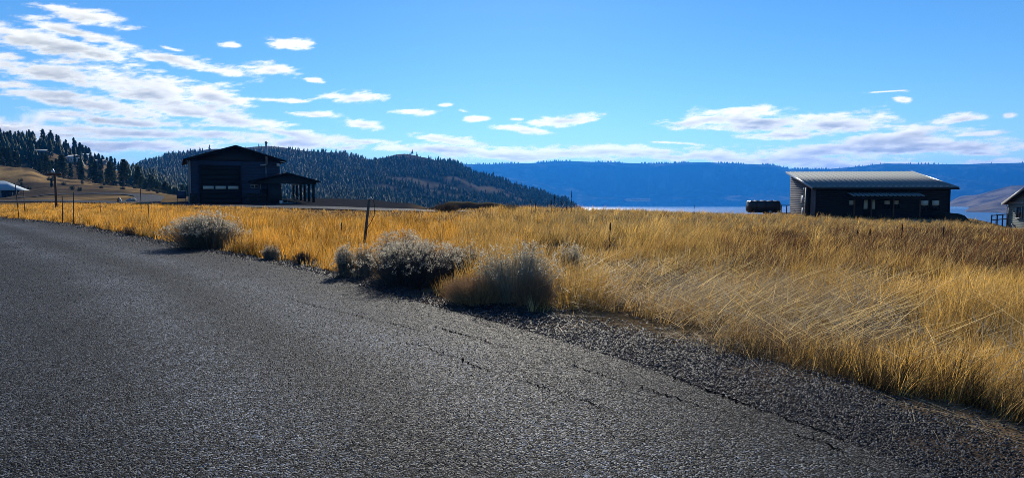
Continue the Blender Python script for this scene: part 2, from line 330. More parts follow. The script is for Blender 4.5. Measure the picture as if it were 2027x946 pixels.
# ------------------------------------------------------------------ the lie of the land
LAKE = EYE - 60.0
_cols = {   # image column of a bearing -> [(depth along the view, height)]
 -1600: [(0,0),(40,0),(80,0.5),(150,4),(300,14),(450,30),(700,45),(1200,40),(2500,-80)],
 -500: [(0,0),(40,0),(60,0),(120,0),(200,4),(300,14),(450,34),(700,58),(1200,50),(2500,-80)],
 0:   [(0,0),(43,0),(80,-.1),(125,-.16),(195,-.1),(215,1),(300,zz(300,325)),(335,14.5),(390,15),(450,zz(450,296)),(650,zz(650,276)),(900,40),(2500,-80)],
 60:  [(0,0),(33,0),(70,0),(110,0),(160,.2),(200,1.5),(290,zz(290,332)),(335,11.5),(390,13),(450,zz(450,298)),(650,zz(650,276)),(900,38),(2500,-80)],
 100: [(0,0),(30,0),(60,.1),(100,.1),(150,.3),(200,zz(200,375)),(280,zz(280,350)),(330,8.5),(450,zz(450,302)),(650,zz(650,284)),(900,35),(2500,-80)],
 150: [(0,0),(28,0),(60,.1),(100,.1),(150,.5),(200,zz(200,376)),(280,zz(280,357)),(340,6),(450,zz(450,322)),(560,zz(560,304)),(700,26),(1200,10),(2500,-80)],
 200: [(0,0),(27,0),(60,.1),(95,.1),(150,.7),(200,zz(200,376)),(280,zz(280,366)),(360,4),(450,zz(450,340)),(540,zz(540,325)),(700,16),(1200,0),(2500,-80)],
 250: [(0,0),(25,0),(60,.1),(90,.1),(140,.7),(200,zz(200,378)),(280,zz(280,370)),(350,2),(450,8),(560,zz(560,342)),(750,12),(1200,30),(1500,40),(3000,-80)],
 300: [(0,0),(24,0),(60,.1),(85,.1),(130,.7),(200,zz(200,382)),(260,zz(260,377)),(330,-1),(450,0),(600,zz(600,356)),(750,8),(1100,36),(1400,zz(1400,318)),(2000,30),(3000,-80)],
 350: [(0,0),(22,0),(60,.1),(85,.1),(125,.5),(180,.6),(230,.3),(330,-6),(450,-6),(700,6),(1050,32),(1400,zz(1400,306)),(2000,30),(3000,-80)],
 420: [(0,0),(20,0),(60,.1),(85,.06),(120,.3),(160,.2),(220,-3),(350,-9),(500,-10),(750,2),(1050,36),(1400,zz(1400,294)),(2000,40),(3000,-80)],
 530: [(0,0),(17,0),(40,.1),(60,.05),(85,.06),(110,.5),(125,.4),(170,-3),(300,-12),(500,-12),(800,6),(1100,46),(1400,zz(1400,287)),(2000,40),(3000,-80)],
 650: [(0,0),(14,0),(40,.1),(60,.05),(85,.2),(110,.6),(125,.4),(170,-4),(300,-16),(500,-16),(800,0),(1100,38),(1400,zz(1400,297)),(2000,30),(3000,-80)],
 740: [(0,0),(12.5,0),(40,.1),(57,.0),(85,.1),(105,.4),(120,.2),(170,-6),(300,-19),(500,-19),(800,-4),(1100,30),(1400,zz(1400,315)),(2000,30),(3000,-80)],
 800: [(0,0),(11.5,0),(40,.1),(55,.0),(80,.0),(100,.1),(120,-1),(170,-7),(300,-21),(500,-22),(800,-10),(1100,26),(1400,zz(1400,304)),(2000,30),(3000,-80)],
 890: [(0,0),(10.3,0),(25,.15),(45,.15),(60,-.1),(75,-.4),(110,-2),(170,-8),(300,-23),(500,-28),(800,-18),(1100,14),(1400,zz(1400,319)),(2000,20),(3000,-80)],
 960: [(0,0),(9.3,0),(25,.2),(45,.2),(60,-.1),(75,-.5),(110,-2.5),(170,-9),(300,-24),(500,-32),(800,-26),(1100,-2),(1400,zz(1400,346)),(2000,0),(3000,-80)],
 1050:[(0,0),(8.6,0),(25,.2),(45,.22),(60,-.1),(75,-.6),(110,-3),(170,-10),(300,-26),(500,-38),(800,-38),(1100,-18),(1400,zz(1400,371)),(2000,-40),(3000,-80)],
 1110:[(0,0),(8.2,0),(25,.18),(45,.2),(60,-.2),(75,-.7),(110,-3.5),(170,-11),(300,-28),(500,-42),(800,-46),(1100,-30),(1400,zz(1400,389)),(2000,-60),(3000,-80)],
 1180:[(0,0),(7.8,0),(25,.15),(45,.15),(60,-.3),(75,-.9),(110,-4),(170,-12),(300,-30),(500,-46),(800,-56),(1400,-52),(2000,-68),(3000,-80)],
 1300:[(0,0),(7.2,0),(25,.1),(45,.08),(60,-.4),(75,-1),(110,-4),(200,-15),(400,-38),(700,-62),(1500,-70),(3000,-80)],
 1500:[(0,0),(6.3,0),(15,-.05),(25,-.05),(45,-.15),(60,-.6),(72,-.75),(82,-1.2),(150,-8),(400,-38),(700,-62),(1500,-70),(3000,-80)],
 1700:[(0,0),(5.6,0),(12,-.1),(25,-.3),(45,-.62),(60,-.9),(78,-1.0),(90,-2),(150,-9),(400,-38),(700,-62),(1500,-70),(3000,-80)],
 1900:[(0,0),(5.0,0),(10,-.1),(25,-.5),(45,-.85),(62,-1.05),(78,-1.25),(90,-2.5),(150,-10),(400,-38),(700,-62),(1500,-70),(3000,-80)],
 2027:[(0,0),(4.6,0),(10,-.15),(25,-.65),(42,-1.15),(60,-2.0),(75,-2.35),(95,-3.6),(150,-11),(400,-38),(700,-62),(1500,-70),(3000,-80)],
 2500:[(0,0),(3.5,0),(10,-.25),(25,-.9),(42,-1.6),(60,-2.3),(80,-2.6),(150,-12),(400,-38),(700,-62),(1500,-70),(3000,-80)],
 3800:[(0,0),(2.0,0),(10,-.4),(25,-1),(60,-2.5),(150,-12),(400,-38),(700,-62),(1500,-70),(3000,-80)]}
_px = np.array(sorted(_cols), float); _Yg = np.concatenate([[0], np.geomspace(2, 3000, 260)])
_tab = np.array([np.interp(_Yg, [p[0] for p in _cols[int(k)]], [p[1] for p in _cols[int(k)]]) for k in _px])
for _ in range(3): _tab[:, 1:-1] = 0.25*_tab[:, :-2] + 0.5*_tab[:, 1:-1] + 0.25*_tab[:, 2:]
# where the grass meets the gravel shoulder, on the road's level
EDGE = [gp(px, py)[:2] for px, py in [(0,430),(150,446),(330,480),(480,506),(600,527),(700,550),(880,592),(1100,630),(1250,662),(1450,702),(1650,758),(1850,826),(2027,884)]]
EDGE = np.array([(-150., 105.), (-95., 82.), (-58., 60.)] + EDGE + [(4.9, 2.3), (9, -3.5), (22, -20)])
def side(x, y):
    """distance from the grass edge, positive on the field"""
    x = np.asarray(x, float); y = np.asarray(y, float); best = np.full(x.shape, 1e9); sg = np.ones(x.shape)
    for a, b in zip(EDGE[:-1], EDGE[1:]):
        d = b - a; l2 = d @ d; t = np.clip(((x-a[0])*d[0] + (y-a[1])*d[1]) / l2, 0, 1)
        dx = x - a[0] - t*d[0]; dy = y - a[1] - t*d[1]; q = dx*dx + dy*dy; cr = d[0]*(y-a[1]) - d[1]*(x-a[0])
        up = q < best; best = np.where(up, q, best); sg = np.where(up, np.sign(cr), sg)
    return np.sqrt(best) * sg
def Hraw(x, y):
    r = np.hypot(x, y); a = np.arctan2(x, y); ca = np.maximum(np.cos(a), 0.30)
    Y = r * ca; px = CX + F * np.clip(np.tan(np.clip(a, -1.3, 1.3)), -2.0, 2.0)
    i = np.clip(np.searchsorted(_px, px) - 1, 0, len(_px) - 2); t = np.clip((px - _px[i]) / (_px[i+1] - _px[i]), 0, 1); t = t*t*(3-2*t)
    yi = np.clip(np.searchsorted(_Yg, Y) - 1, 0, len(_Yg) - 2); s = np.clip((Y - _Yg[yi]) / (_Yg[yi+1] - _Yg[yi]), 0, 1)
    g = lambda k: _tab[k, yi]*(1-s) + _tab[k, yi+1]*s
    return g(i)*(1-t) + g(i+1)*t
def H(x, y):
    x = np.asarray(x, float); y = np.asarray(y, float); r = np.hypot(x, y); z = Hraw(x, y)
    sd = side(x, y)
    z = z * sstep(-0.5, 2.5, sd) if False else z
    near = sstep(0.3, 3, sd) * (1 - sstep(50, 62, r))
    z = z + near * (0.16*(fbm(x*0.5, y*0.5, 3, 3) - 0.5) + 0.10*(fbm(x*0.12, y*0.12, 9, 2) - 0.5))
    z = z + sstep(150, 400, r) * ((fbm(x*0.012, y*0.012, 21, 5) - 0.5) * np.clip(r*0.011, 0, 13) + (fbm(x*0.05, y*0.05, 31, 3)-0.5)*2.0)
    return z
def hz(x, y): return float(H(np.array([x]), np.array([y]))[0])

def px_of(x, y): return CX + F * x / np.maximum(y, 0.1)
def ground_color(x, y, z):
    r = np.hypot(x, y); px = px_of(x, y); sd = side(x, y)
    c = np.zeros(x.shape + (3,)); c[:] = (0.17, 0.115, 0.06)                 # straw litter and soil under the grass
    n = fbm(x*0.15, y*0.15, 5, 4)[..., None]
    c = c * (0.7 + 0.6*n)
    sh = (1 - sstep(-0.3, 0.5, sd + 0.5*(fbm(x*1.2, y*1.2, 55, 3) - .5)))[..., None]; c = c*(1-sh) + np.array((0.045, 0.045, 0.047))*sh      # gravel shoulder
    lt = (sstep(-0.9, -0.5, sd)*(1-sstep(0.2, 0.6, sd))*0.35*sstep(0.50, 0.62, fbm(x*1.5, y*1.5, 57, 3))*(1-sstep(20, 30, r)))[..., None]; c = c*(1-lt) + np.array((0.20, 0.125, 0.065))*lt
    lot = (sstep(50, 58, y) * (1 - sstep(130, 150, y)) * sstep(330, 380, px) * (1 - sstep(800, 860, px)))[..., None]
    c = c*(1-lot) + np.array((0.040, 0.040, 0.042))*lot
    hs = (sstep(90, 130, y) * (1 - sstep(330, 420, px)))[..., None]
    m = fbm(x*0.035, y*0.07, 11, 5)[..., None]; q = sstep(0.40, 0.62, m)
    m = 0.55*m + 0.45*fbm(x*0.16, y*0.22, 13, 4)[..., None]; q = sstep(0.40, 0.60, m)
    hill = np.array((0.46, 0.29, 0.12))*q + np.array((0.10, 0.075, 0.05))*(1-q)
    dk = (sstep(120, 150, y)*(1-sstep(215, 260, y)))[..., None] * (1 - 0.75*sstep(180, 330, px))[..., None]
    hill = hill*(1-0.75*dk) + np.array((0.06, 0.055, 0.05))*0.75*dk
    c = c*(1-hs) + hill*hs
    ff = sstep(350, 500, r)[..., None]
    m2 = fbm(x*0.012, y*0.02, 77, 5)[..., None]; q2 = sstep(0.64, 0.76, m2)
    forest = np.array((0.030, 0.032, 0.022))*(1-q2) + np.array((0.16, 0.125, 0.085))*q2
    bald = (sstep(62, 74, z)*sstep(900, 1200, r)*(sstep(700, 740, px) + sstep(76, 88, z)*sstep(330, 400, px)*(1-sstep(680, 720, px))))[..., None]
    forest = forest*(1-bald) + np.array((0.13, 0.105, 0.075))*(0.6+0.8*m2)*bald
    cl = (sstep(380, 420, y)*(1-sstep(560, 640, y))*sstep(70, 110, px)*(1-sstep(270, 300, px)))[..., None]*sstep(0.42, 0.55, fbm(x*0.02, y*0.03, 91, 3))[..., None]
    forest = forest*(1-cl) + np.array((0.22, 0.15, 0.085))*cl
    c = c*(1-ff) + forest*ff
    return c
def build_ground():
    az = np.concatenate([np.linspace(-42, 42, 420), np.linspace(45, 315, 60)]); az = np.radians(az)
    r = np.concatenate([[0.0], np.geomspace(1.0, 3200, 300)])
    A, Rr = np.meshgrid(az, r, indexing='ij'); x = Rr*np.sin(A); y = Rr*np.cos(A); z = H(x, y)
    back = np.cos(A) < 0.25
    c = ground_color(x, y, z); V = np.stack([x, y, z], -1).reshape(-1, 3); n, m = len(az), len(r)
    i, j = np.meshgrid(np.arange(n), np.arange(m-1), indexing='ij'); i2 = (i+1) % n
    q = np.stack([i*m+j, i*m+j+1, i2*m+j+1, i2*m+j], -1).reshape(-1, 4)[:, ::-1]
    o = npmesh('ground', V, q, M['ground'], smooth=True, col=c.reshape(-1, 3))
    tag(o, 'dry rolling ground under the grass, gravel lot and forested slopes', 'ground', kind='structure')
build_ground()

def ribbon(name, pts, width, mat, lift=0.03, wide_n=5, step=1.0, label=None, cat=None, kind='structure', parent=None, jag=0.0, colf=None):
    """a strip draped on the land along pts (x,y)"""
    P = np.array(pts, float); d = np.r_[0, np.cumsum(np.hypot(*np.diff(P, axis=0).T))]; n = max(4, int(d[-1]/step))
    # smooth the path a little
    s = np.linspace(0, d[-1], n); c = np.stack([np.interp(s, d, P[:, 0]), np.interp(s, d, P[:, 1])], 1)
    for _ in range(max(2, int(6/step))): c[1:-1] = 0.25*c[:-2] + 0.5*c[1:-1] + 0.25*c[2:]
    t = np.gradient(c, axis=0); t /= np.linalg.norm(t, axis=1)[:, None]; nn = np.stack([-t[:, 1], t[:, 0]], 1)
    off = np.linspace(-0.5, 0.5, wide_n)
    w = np.broadcast_to(np.asarray(width, float), (n,)) if np.ndim(width) == 0 else np.interp(s, np.linspace(0, d[-1], len(width)), width)
    ww = w[:, None]*off[None]
    if jag: ww = ww + jag*(rng.random(ww.shape)-.5)
    X = c[:, 0:1] + nn[:, 0:1]*ww; Y = c[:, 1:2] + nn[:, 1:2]*ww
    Z = H(X, Y) + lift
    V = np.stack([X, Y, Z], -1).reshape(-1, 3); i, j = np.meshgrid(np.arange(n-1), np.arange(wide_n-1), indexing='ij')
    q = np.stack([i*wide_n+j, (i+1)*wide_n+j, (i+1)*wide_n+j+1, i*wide_n+j+1], -1).reshape(-1, 4)[:, ::-1]
    o = npmesh(name, V, q, mat, parent, smooth=True, col=None if colf is None else colf(X, Y, np.broadcast_to(ww, X.shape)).reshape(-1, 3))
    if label: tag(o, label, cat, kind=kind)
    return o
# the road the camera stands on: parallel to the grass edge, the shoulder between them
e = EDGE; t = np.gradient(e, axis=0); t /= np.linalg.norm(t, axis=1)[:, None]; nl = np.stack([t[:, 1], -t[:, 0]], 1)
SHW = np.interp(np.arange(len(e)), [0, 3, 8, 11, len(e)-1], [0.5, 0.35, 0.35, 1.0, 1.2])
def road_wear(X, Y, w):
    # wheel paths polished paler, darker oil line between them, ravelled dark edge, broad patches
    g = lambda c, s_: np.exp(-((w-c)/s_)**2)
    k = 0.52 + 0.62*(g(2.6, .45) + g(0.9, .45) + g(-1.2, .5) + g(-2.9, .5)) - 0.22*(g(1.75, .3) + g(-2.05, .3))
    k = k*(0.45 + 1.1*fbm(X*0.35 + Y*0.2, Y*0.35, 601, 4)) * (0.85 + 0.3*fbm(X*1.7, Y*1.7, 611, 3))
    k = k*(1 - 0.5*sstep(3.3, 4.1, np.abs(w))*(0.5 + fbm(X*1.1, Y*1.1, 621, 3)))
    return np.repeat(k[..., None], 3, -1)
road = ribbon('road', e + nl*(SHW[:, None] + 4.2), 8.4, M['road'], lift=0.02, wide_n=43, step=0.35,
              label='dark chip-sealed road sweeping from the foreground to the left edge', cat='road', colf=road_wear)
def crack(pxs, w, seed, gaps=0.3):
    """a ragged crack: wandering line, width that comes and goes, small side branches"""
    r = np.random.default_rng(seed); P = np.array([gp(*p)[:2] for p in pxs]); d = np.r_[0, np.cumsum(np.hypot(*np.diff(P, axis=0).T))]
    s_ = np.arange(0, d[-1], 0.03); c = np.stack([np.interp(s_, d, P[:, 0]), np.interp(s_, d, P[:, 1])], 1); n = len(c)
    t = np.gradient(c, axis=0); t /= np.linalg.norm(t, axis=1)[:, None]; nn = np.stack([-t[:, 1], t[:, 0]], 1)
    c = c + nn*(0.10*(fbm(s_*1.7, s_*0, seed, 4, 0.6)-.5) + 0.02*r.standard_normal(n))[:, None]
    wd = w*np.clip(2.2*fbm(s_*2.3, s_*0+5, seed+3, 3) - gaps*1.6, 0, 2)*r.uniform(.5, 1.5, n)
    V = []; Fq = []
    for i in range(n-1):
        if wd[i] < 0.08*w and wd[i+1] < 0.08*w: continue
        k = len(V); q = [c[i]-nn[i]*wd[i]/2, c[i]+nn[i]*wd[i]/2, c[i+1]+nn[i+1]*wd[i+1]/2, c[i+1]-nn[i+1]*wd[i+1]/2]
        V += [(p[0], p[1], 0) for p in q]; Fq.append((k, k+1, k+2, k+3))
        if r.random() < 0.03:
            L_ = r.uniform(0.05, 0.25); dv = nn[i]*r.choice((-1, 1)) + t[i]*r.uniform(-1, 1); k = len(V); e2 = c[i] + dv*L_
            V += [(*(c[i]-t[i]*0.3*w), 0), (*(c[i]+t[i]*0.3*w), 0), (e2[0], e2[1], 0)]; Fq.append((k, k+1, k+2))
    V = np.array(V); V[:, 2] = H(V[:, 0], V[:, 1]) + 0.026
    npmesh('crack', V, Fq, M['tar'], road)
crack([(800,680),(850,692),(905,712),(960,736),(1000,748),(1040,758),(1120,788),(1200,812)], 0.010, 1, 0.10)
crack([(860,650),(1000,690),(1090,712),(1180,742),(1290,778),(1370,802),(1440,822),(1530,850),(1680,900)], 0.013, 2, 0.25)
crack([(1020,742),(1050,730),(1090,718)], 0.007, 3, 0.05)
crack([(560,590),(640,612),(740,636),(840,660)], 0.009, 4, 0.15)
crack([(1230,720),(1330,752),(1430,790),(1560,838),(1700,880)], 0.024, 5, 0.5)
cross_pts = [(at(px, 400, Y)[0], Y) for px, Y in [(960,52),(830,57),(640,63),(460,71),(350,80),(200,96),(0,126),(-250,165)]]
ribbon('gravel_road', cross_pts, 6.0, M['gravel_road'], lift=0.10, wide_n=7, step=1.5, label='pale gravel road crossing behind the field in front of the shop', cat='road')
sw = [(at(px, 400, Y)[0], Y) for px, Y in [(275,88),(283,100),(295,118),(296,134),(280,148),(245,158),(190,164),(120,165),(50,160),(-60,160)]]
ribbon('switchback_road', sw, 5.0, M['gravel_road'], lift=0.15, wide_n=5, step=1.5, label='gravel track looping back along the foot of the left hillside', cat='road')

# lake, far shore and the dry point
o = npmesh('lake', [(-7000, 250, LAKE), (9000, 250, LAKE), (9000, 11000, LAKE), (-7000, 11000, LAKE)], [(0, 1, 2, 3)], M['water'])
tag(o, 'blue lake lying below the field', 'lake', kind='structure')
def far_land(name, tab, Y0, Y1, label, colf, amp, seed, n=500, m=60, mat='hill', gully=0.0):
    pxs = np.array([k for k, _ in tab], float); u = np.linspace(pxs[0], pxs[-1], n)
    Yg = np.linspace(Y0, Y1, m); T = np.array([np.interp(Yg, [p[0] for p in c], [p[1] for p in c]) for _, c in tab])
    Z = np.array([np.interp(u, pxs, T[:, j]) for j in range(m)]).T
    U, YY = np.meshgrid(u, Yg, indexing='ij'); X = (U-CX)/F*YY
    Z = Z + amp*(fbm(X/900, YY/700, seed, 5) - 0.5)*sstep(LAKE-4, LAKE+60, Z) + amp*0.12*(fbm(X/90, YY/90, seed+9, 3)-.5)*sstep(LAKE, LAKE+20, Z)
    if gully:
        top = Z.max(1, keepdims=True); fr = np.clip((Z - LAKE)/(top - LAKE), 0, 1); rd = 1 - np.abs(2*fbm(X/520 + YY/900, YY/2600, seed+17, 4) - 1)
        Z = Z - gully*rd**2*np.sin(math.pi*np.clip(fr, 0, 1))**1.0*(fr < 0.985)
    V = np.stack([X, YY, Z], -1).reshape(-1, 3); i, j = np.meshgrid(np.arange(n-1), np.arange(m-1), indexing='ij')
    q = np.stack([i*m+j, (i+1)*m+j, (i+1)*m+j+1, i*m+j+1], -1).reshape(-1, 4)
    o = npmesh(name, V, q, M[mat], smooth=True, col=colf(X, YY, Z).reshape(-1, 3)); tag(o, label, 'hills', kind='structure')
    return lambda px, k: (np.interp(px, u, Z[:, k]), Yg[k])
sky_line = [(700,322),(905,323),(960,325),(1000,323),(1050,323),(1100,320),(1180,322),(1290,325),(1400,321),(1530,326),(1560,333),(1640,334),(1700,329),(1750,325),(1850,326),(2027,322),(2240,324)]
def frow(px, py):
    top = zz(7600, py); b = LAKE
    k = 0.5 + 0.5*math.sin(px*0.013) ; sh = 6300 + 350*math.sin(px*0.006) 
    return (px, [(5500, b-30), (sh-150, b-6), (sh, b+2), (sh+300, b+(0.30+0.12*k)*(top-b)), (sh+600, b+(0.50+0.1*k)*(top-b)), (7300, b+0.93*(top-b)), (7600, top), (8200, top-40), (9500, top-60)])
def far_col(X, Y, Z):
    n = fbm(X/160, Y/90 + Z/30, 41, 5)[..., None]; q = sstep(0.56, 0.70, n)
    return np.array((0.028, 0.032, 0.022))*(1-q) + np.array((0.13, 0.12, 0.09))*q
far_h = far_land('far_hills', [frow(*p) for p in sky_line], 5500, 9500, 'long dark blue forested plateau across the lake', far_col, 30, 61, gully=150.0)
def point_col(X, Y, Z):
    n = fbm(X/60, Y/60, 43, 5)[..., None]; q = sstep(0.35, 0.6, n)
    return np.array((0.11, 0.09, 0.07))*(1-q) + np.array((0.23, 0.185, 0.13))*q
B = LAKE
pt = [(1860, [(1700,B-20),(4200,B-20)]), (1876, [(1700,B-20),(2900,B-8),(3000,B+1),(3250,B+9),(3600,B+5),(4200,B-10)]),
      (1900, [(1700,B-20),(2800,B-8),(2920,B+2),(3250,zz(3250,388)),(3600,B+10),(4200,B-10)]),
      (1912, [(1700,B-20),(1990,B-8),(2060,B+1),(2200,B+3),(2350,B-1),(2700,B-2),(2860,B+2),(3250,zz(3250,386.5)),(3600,B+15),(4200,B-10)]),
      (1935, [(1700,B-20),(1940,B-8),(2030,B+2),(2200,zz(2200,410)),(2400,zz(2400,410)),(2700,B+6),(2860,zz(2860,394)),(3250,zz(3250,385)),(3600,B+15),(4200,B-10)]),
      (1965, [(1700,B-20),(1900,B-8),(1990,B+2),(2200,zz(2200,402)),(2450,zz(2450,399)),(2700,zz(2700,397)),(3200,zz(3200,376)),(3500,zz(3500,378)),(4200,B-10)]),
      (2000, [(1700,B-20),(1870,B-8),(1950,B+2),(2200,zz(2200,398)),(2450,zz(2450,393)),(2800,zz(2800,381)),(3200,zz(3200,367)),(3500,zz(3500,369)),(4200,B-10)]),
      (2060, [(1700,B-20),(1830,B-8),(1920,B+2),(2200,zz(2200,394)),(2600,zz(2600,383)),(3200,zz(3200,365)),(3500,zz(3500,368)),(4200,B-10)]),
      (2300, [(1700,B-20),(1800,B-8),(1920,B+2),(2200,zz(2200,394)),(2600,zz(2600,383)),(3200,zz(3200,365)),(3500,zz(3500,368)),(4200,B-10)])]
far_land('dry_point', pt, 1700, 4200, 'dry brown headland reaching into the lake behind the houses', point_col, 10, 71, n=260, m=110)

# ------------------------------------------------------------------ buildings
def window(parent, x0, x1, z0, z1, y, frame='trim_white', blind=0.0, t=0.06, depth=0.08, mull=0, name='window', label=None):
    """a framed opening on a wall whose face lies at local y, looking to -y"""
    m = MB(); m.box(x0-t, x1+t, y-depth, y-0.003, z1, z1+t).box(x0-t, x1+t, y-depth, y-0.003, z0-t, z0)
    m.box(x0-t, x0, y-depth, y-0.003, z0, z1).box(x1, x1+t, y-depth, y-0.003, z0, z1)
    for k in range(mull):
        c = x0 + (x1-x0)*(k+1)/(mull+1); m.box(c-0.025, c+0.025, y-depth*0.8, y-0.004, z0, z1)
    w = m.build(name, M[frame], parent)
    MB().box(x0, x1, y-0.03, y-0.005, z0, z1).build('pane', M['glass'], w)
    if blind: MB().box(x0+0.01, x1-0.01, y-0.045, y-0.032, z1-(z1-z0)*blind, z1-0.01).build('blind', M['blind'], w)
    if label: w['label'] = label
    return w
def boards(parent, mk, x0, x1, y, z0, z1, h=0.2, proud=0.03, top=None, name='siding_board'):
    """lap siding on the face at local y (looking to -y): each board its own mesh, tilted like a clapboard"""
    z = z0; k = 0
    while z < z1 - 0.02:
        zt = min(z+h, z1); a, b = (x0, x1)
        if top is not None:
            a, b = top(zt)
            if b - a < 0.1: break
        MB().prism_x([(y-proud, z), (y-0.004, z), (y-0.004, zt), (y-0.010, zt)], a, b).build(name, M[mk], parent); z = zt; k += 1

def shop():
    yaw = R(26); p0 = at(378, 405, 84)
    root = empty('workshop', (p0[0], p0[1], hz(p0[0], p0[1]) - 0.02), yaw)
    Wd, D, HE, HP = 10.5, 17.0, 5.55, 7.15
    wall = MB().prism_y([(0, 0), (Wd, 0), (Wd, HE), (Wd/2, HP-0.12), (0, HE)], 0, D).build('wall', M['siding_blue'], root)
    # darker gable field, frieze, corner trim
    MB().prism_y([(0.05, HE-0.02), (Wd-0.05, HE-0.02), (Wd/2, HP-0.15)], -0.05, -0.003).build('gable_panel', M['siding_dark'], root)
    MB().box(-0.05, Wd+0.05, -0.07, -0.051, HE-0.16, HE-0.02).build('frieze_board', M['trim_dark'], root)
    MB().box(-0.10, 0.08, -0.055, -0.004, 0, HE-0.17).build('corner_trim', M['trim_grey'], root)
    MB().tube([(-0.18, -0.1, 0.1), (-0.18, -0.1, HE-0.3), (-0.45, -0.1, HE-0.05)], 0.05, 6).build('downspout', M['trim_grey'], root)
    for z in np.arange(1.35, HE-0.3, 0.19):                      # lap siding courses
        MB().prism_x([(-0.028, z), (-0.003, z), (-0.003, z+0.185), (-0.008, z+0.185)], 0.09, 1.02).build('siding_board', M['siding_blue'], wall)
        MB().prism_x([(-0.028, z), (-0.003, z), (-0.003, z+0.185), (-0.008, z+0.185)], 5.95, Wd).build('siding_board', M['siding_blue'], wall)
    roof = MB(); ov = 0.75; sl = (HP-HE)/(Wd/2)
    for sgn in (-1, 1):
        xe = Wd/2 + sgn*(Wd/2+ov); ze = HE - ov*sl
        roof.prism_y([(Wd/2, HP), (xe, ze), (xe, ze+0.2), (Wd/2, HP+0.2)][::sgn], -0.9, D+0.5)
    roof.build('roof', M['roof_dark'], root)
    MB().box(Wd+0.1, Wd+ov-0.02, -0.85, -0.2, HE-0.2, HE-0.12).build('soffit', M['trim_white'], root)
    # tall sectional door with one row of lights
    dx0, dx1, dh = 1.15, 5.75, 4.75
    MB().box(dx0-0.12, dx0, -0.09, -0.004, 0, dh+0.12).box(dx1, dx1+0.12, -0.09, -0.004, 0, dh+0.12).box(dx0, dx1, -0.09, -0.004, dh, dh+0.12).build('door_frame', M['trim_dark'], root)
    nsec = 8
    for k in range(nsec):
        z0, z1 = dh*k/nsec, dh*(k+1)/nsec
        pn = MB().box(dx0, dx1, -0.06, -0.004, z0+0.012, z1-0.012).build('door_panel', M['door_dark'], root)
        if k == 3:
            for q in range(3):
                a = dx0 + 0.25 + q*1.43; MB().box(a, a+1.22, -0.072, -0.061, z0+0.1, z1-0.12).build('pane', M['blind'], pn)
    # ledge stone along the foot of the wall
    st = MB(); z = 0.0
    while z < 1.25:
        h = 0.13 + 0.09*random.random(); x = -0.08
        while x < Wd:
            w = 0.25 + 0.5*random.random()
            if not (dx0-0.15 < x+w and x < dx1+0.15): st.box(x, min(x+w, Wd+0.05)-0.015, -0.10-0.05*random.random(), -0.004, z, z+h-0.015)
            x += w
        z += h
    tag(st.build('stone_veneer', M['veneer'], root), kind='stuff')
    # flue
    fl = MB().tube([(8.9, -0.35, HE-0.55), (8.9, -0.35, 7.75)], 0.13, 10).build('flue_pipe', M['galv'], root, True)
    MB().tube([(8.9, -0.35, 7.70), (8.9, -0.35, 7.92)], [0.19, 0.17], 10).build('flue_cap', M['galv'], fl, True)
    MB().tube([(8.9, -0.35, HE-0.5), (8.55, -0.35, HE-0.62), (8.1, -0.2, HE-0.62)], 0.10, 8).build('flue_elbow', M['galv'], fl, True)
    MB().tube([(8.82, -0.12, HE-0.7), (8.82, -0.12, 3.3)], 0.05, 6).build('conduit', M['galv'], root)
    MB().box(Wd-0.35, Wd-0.02, -0.28, -0.03, HE-0.75, HE-0.35).build('flood_light', M['trim_white'], root)
    window(root, 7.0, 7.8, 2.1, 2.42, -0.03, mull=1, t=0.05)
    MB().box(8.05, 8.13, -0.07, -0.03, 1.9, 2.5).build('wall_lamp', M['trim_white'], root)
    MB().box(8.02, 8.95, -0.06, -0.03, 0.1, 1.85).build('door', M['door_dark'], root)
    # covered porch along the right side, gable towards the road
    pr = MB(); px0, pxm, px1, pz, pp = 6.6, 11.15, 15.3, 2.75, 3.85
    pr.prism_y([(pxm, pp), (px0, pz), (px0, pz+0.16), (pxm, pp+0.16)][::-1], -2.0, -0.05)
    pr.prism_y([(pxm, pp), (Wd+0.02, pp-(pxm-Wd)*(pp-pz)/(pxm-px0)), (Wd+0.02, pp-(pxm-Wd)*(pp-pz)/(pxm-px0)+0.16), (pxm, pp+0.16)][::-1], -0.05, D)
    pr.prism_y([(pxm, pp), (px1, pz), (px1, pz+0.16), (pxm, pp+0.16)], -2.0, D)
    pr.build('porch_roof', M['roof_dark'], root)
    MB().prism_y([(px0+0.3, pz+0.02), (px1-0.4, pz+0.02), (pxm, pp-0.08)], -1.75, -1.62).build('porch_gable', M['trim_dark'], root)
    MB().box(px0+0.4, px1-0.5, -1.74, -1.6, pz-0.2, pz+0.01).build('beam', M['trim_dark'], root)
    MB().box(14.35, 14.6, -1.58, D-0.2, pz-0.2, pz+0.02).build('beam', M['trim_dark'], root)
    for k in range(6):
        y = -1.4 + k*3.45; MB().box(14.33, 14.62, y-0.14, y+0.14, 0.10, pz-0.21).build('post', M['trim_dark'], root)
    MB().box(Wd+0.05, 15.2, -1.9, D, -0.3, 0.10).build('slab', M['concrete'], root)
    MB().box(8.9, Wd, -1.5, -0.16, 0.0, pz-0.25).build('entry_wall', M['siding_dark'], root)
    tag(root, 'dark two-storey workshop with tall roll-up door and side porch on gravel lot', 'workshop')
    # things about it
    def place(lx, ly, lz=0.0):
        c, s_ = math.cos(yaw), math.sin(yaw); return (root.location.x + lx*c - ly*s_, root.location.y + lx*s_ + ly*c, root.location.z + lz)
    t = empty('picnic_table', place(11.9, 1.2, 0.10), yaw + 0.3)
    MB().box(-0.9, 0.9, -0.36, 0.36, 0.70, 0.75).build('tabletop', M['trim_grey'], t)
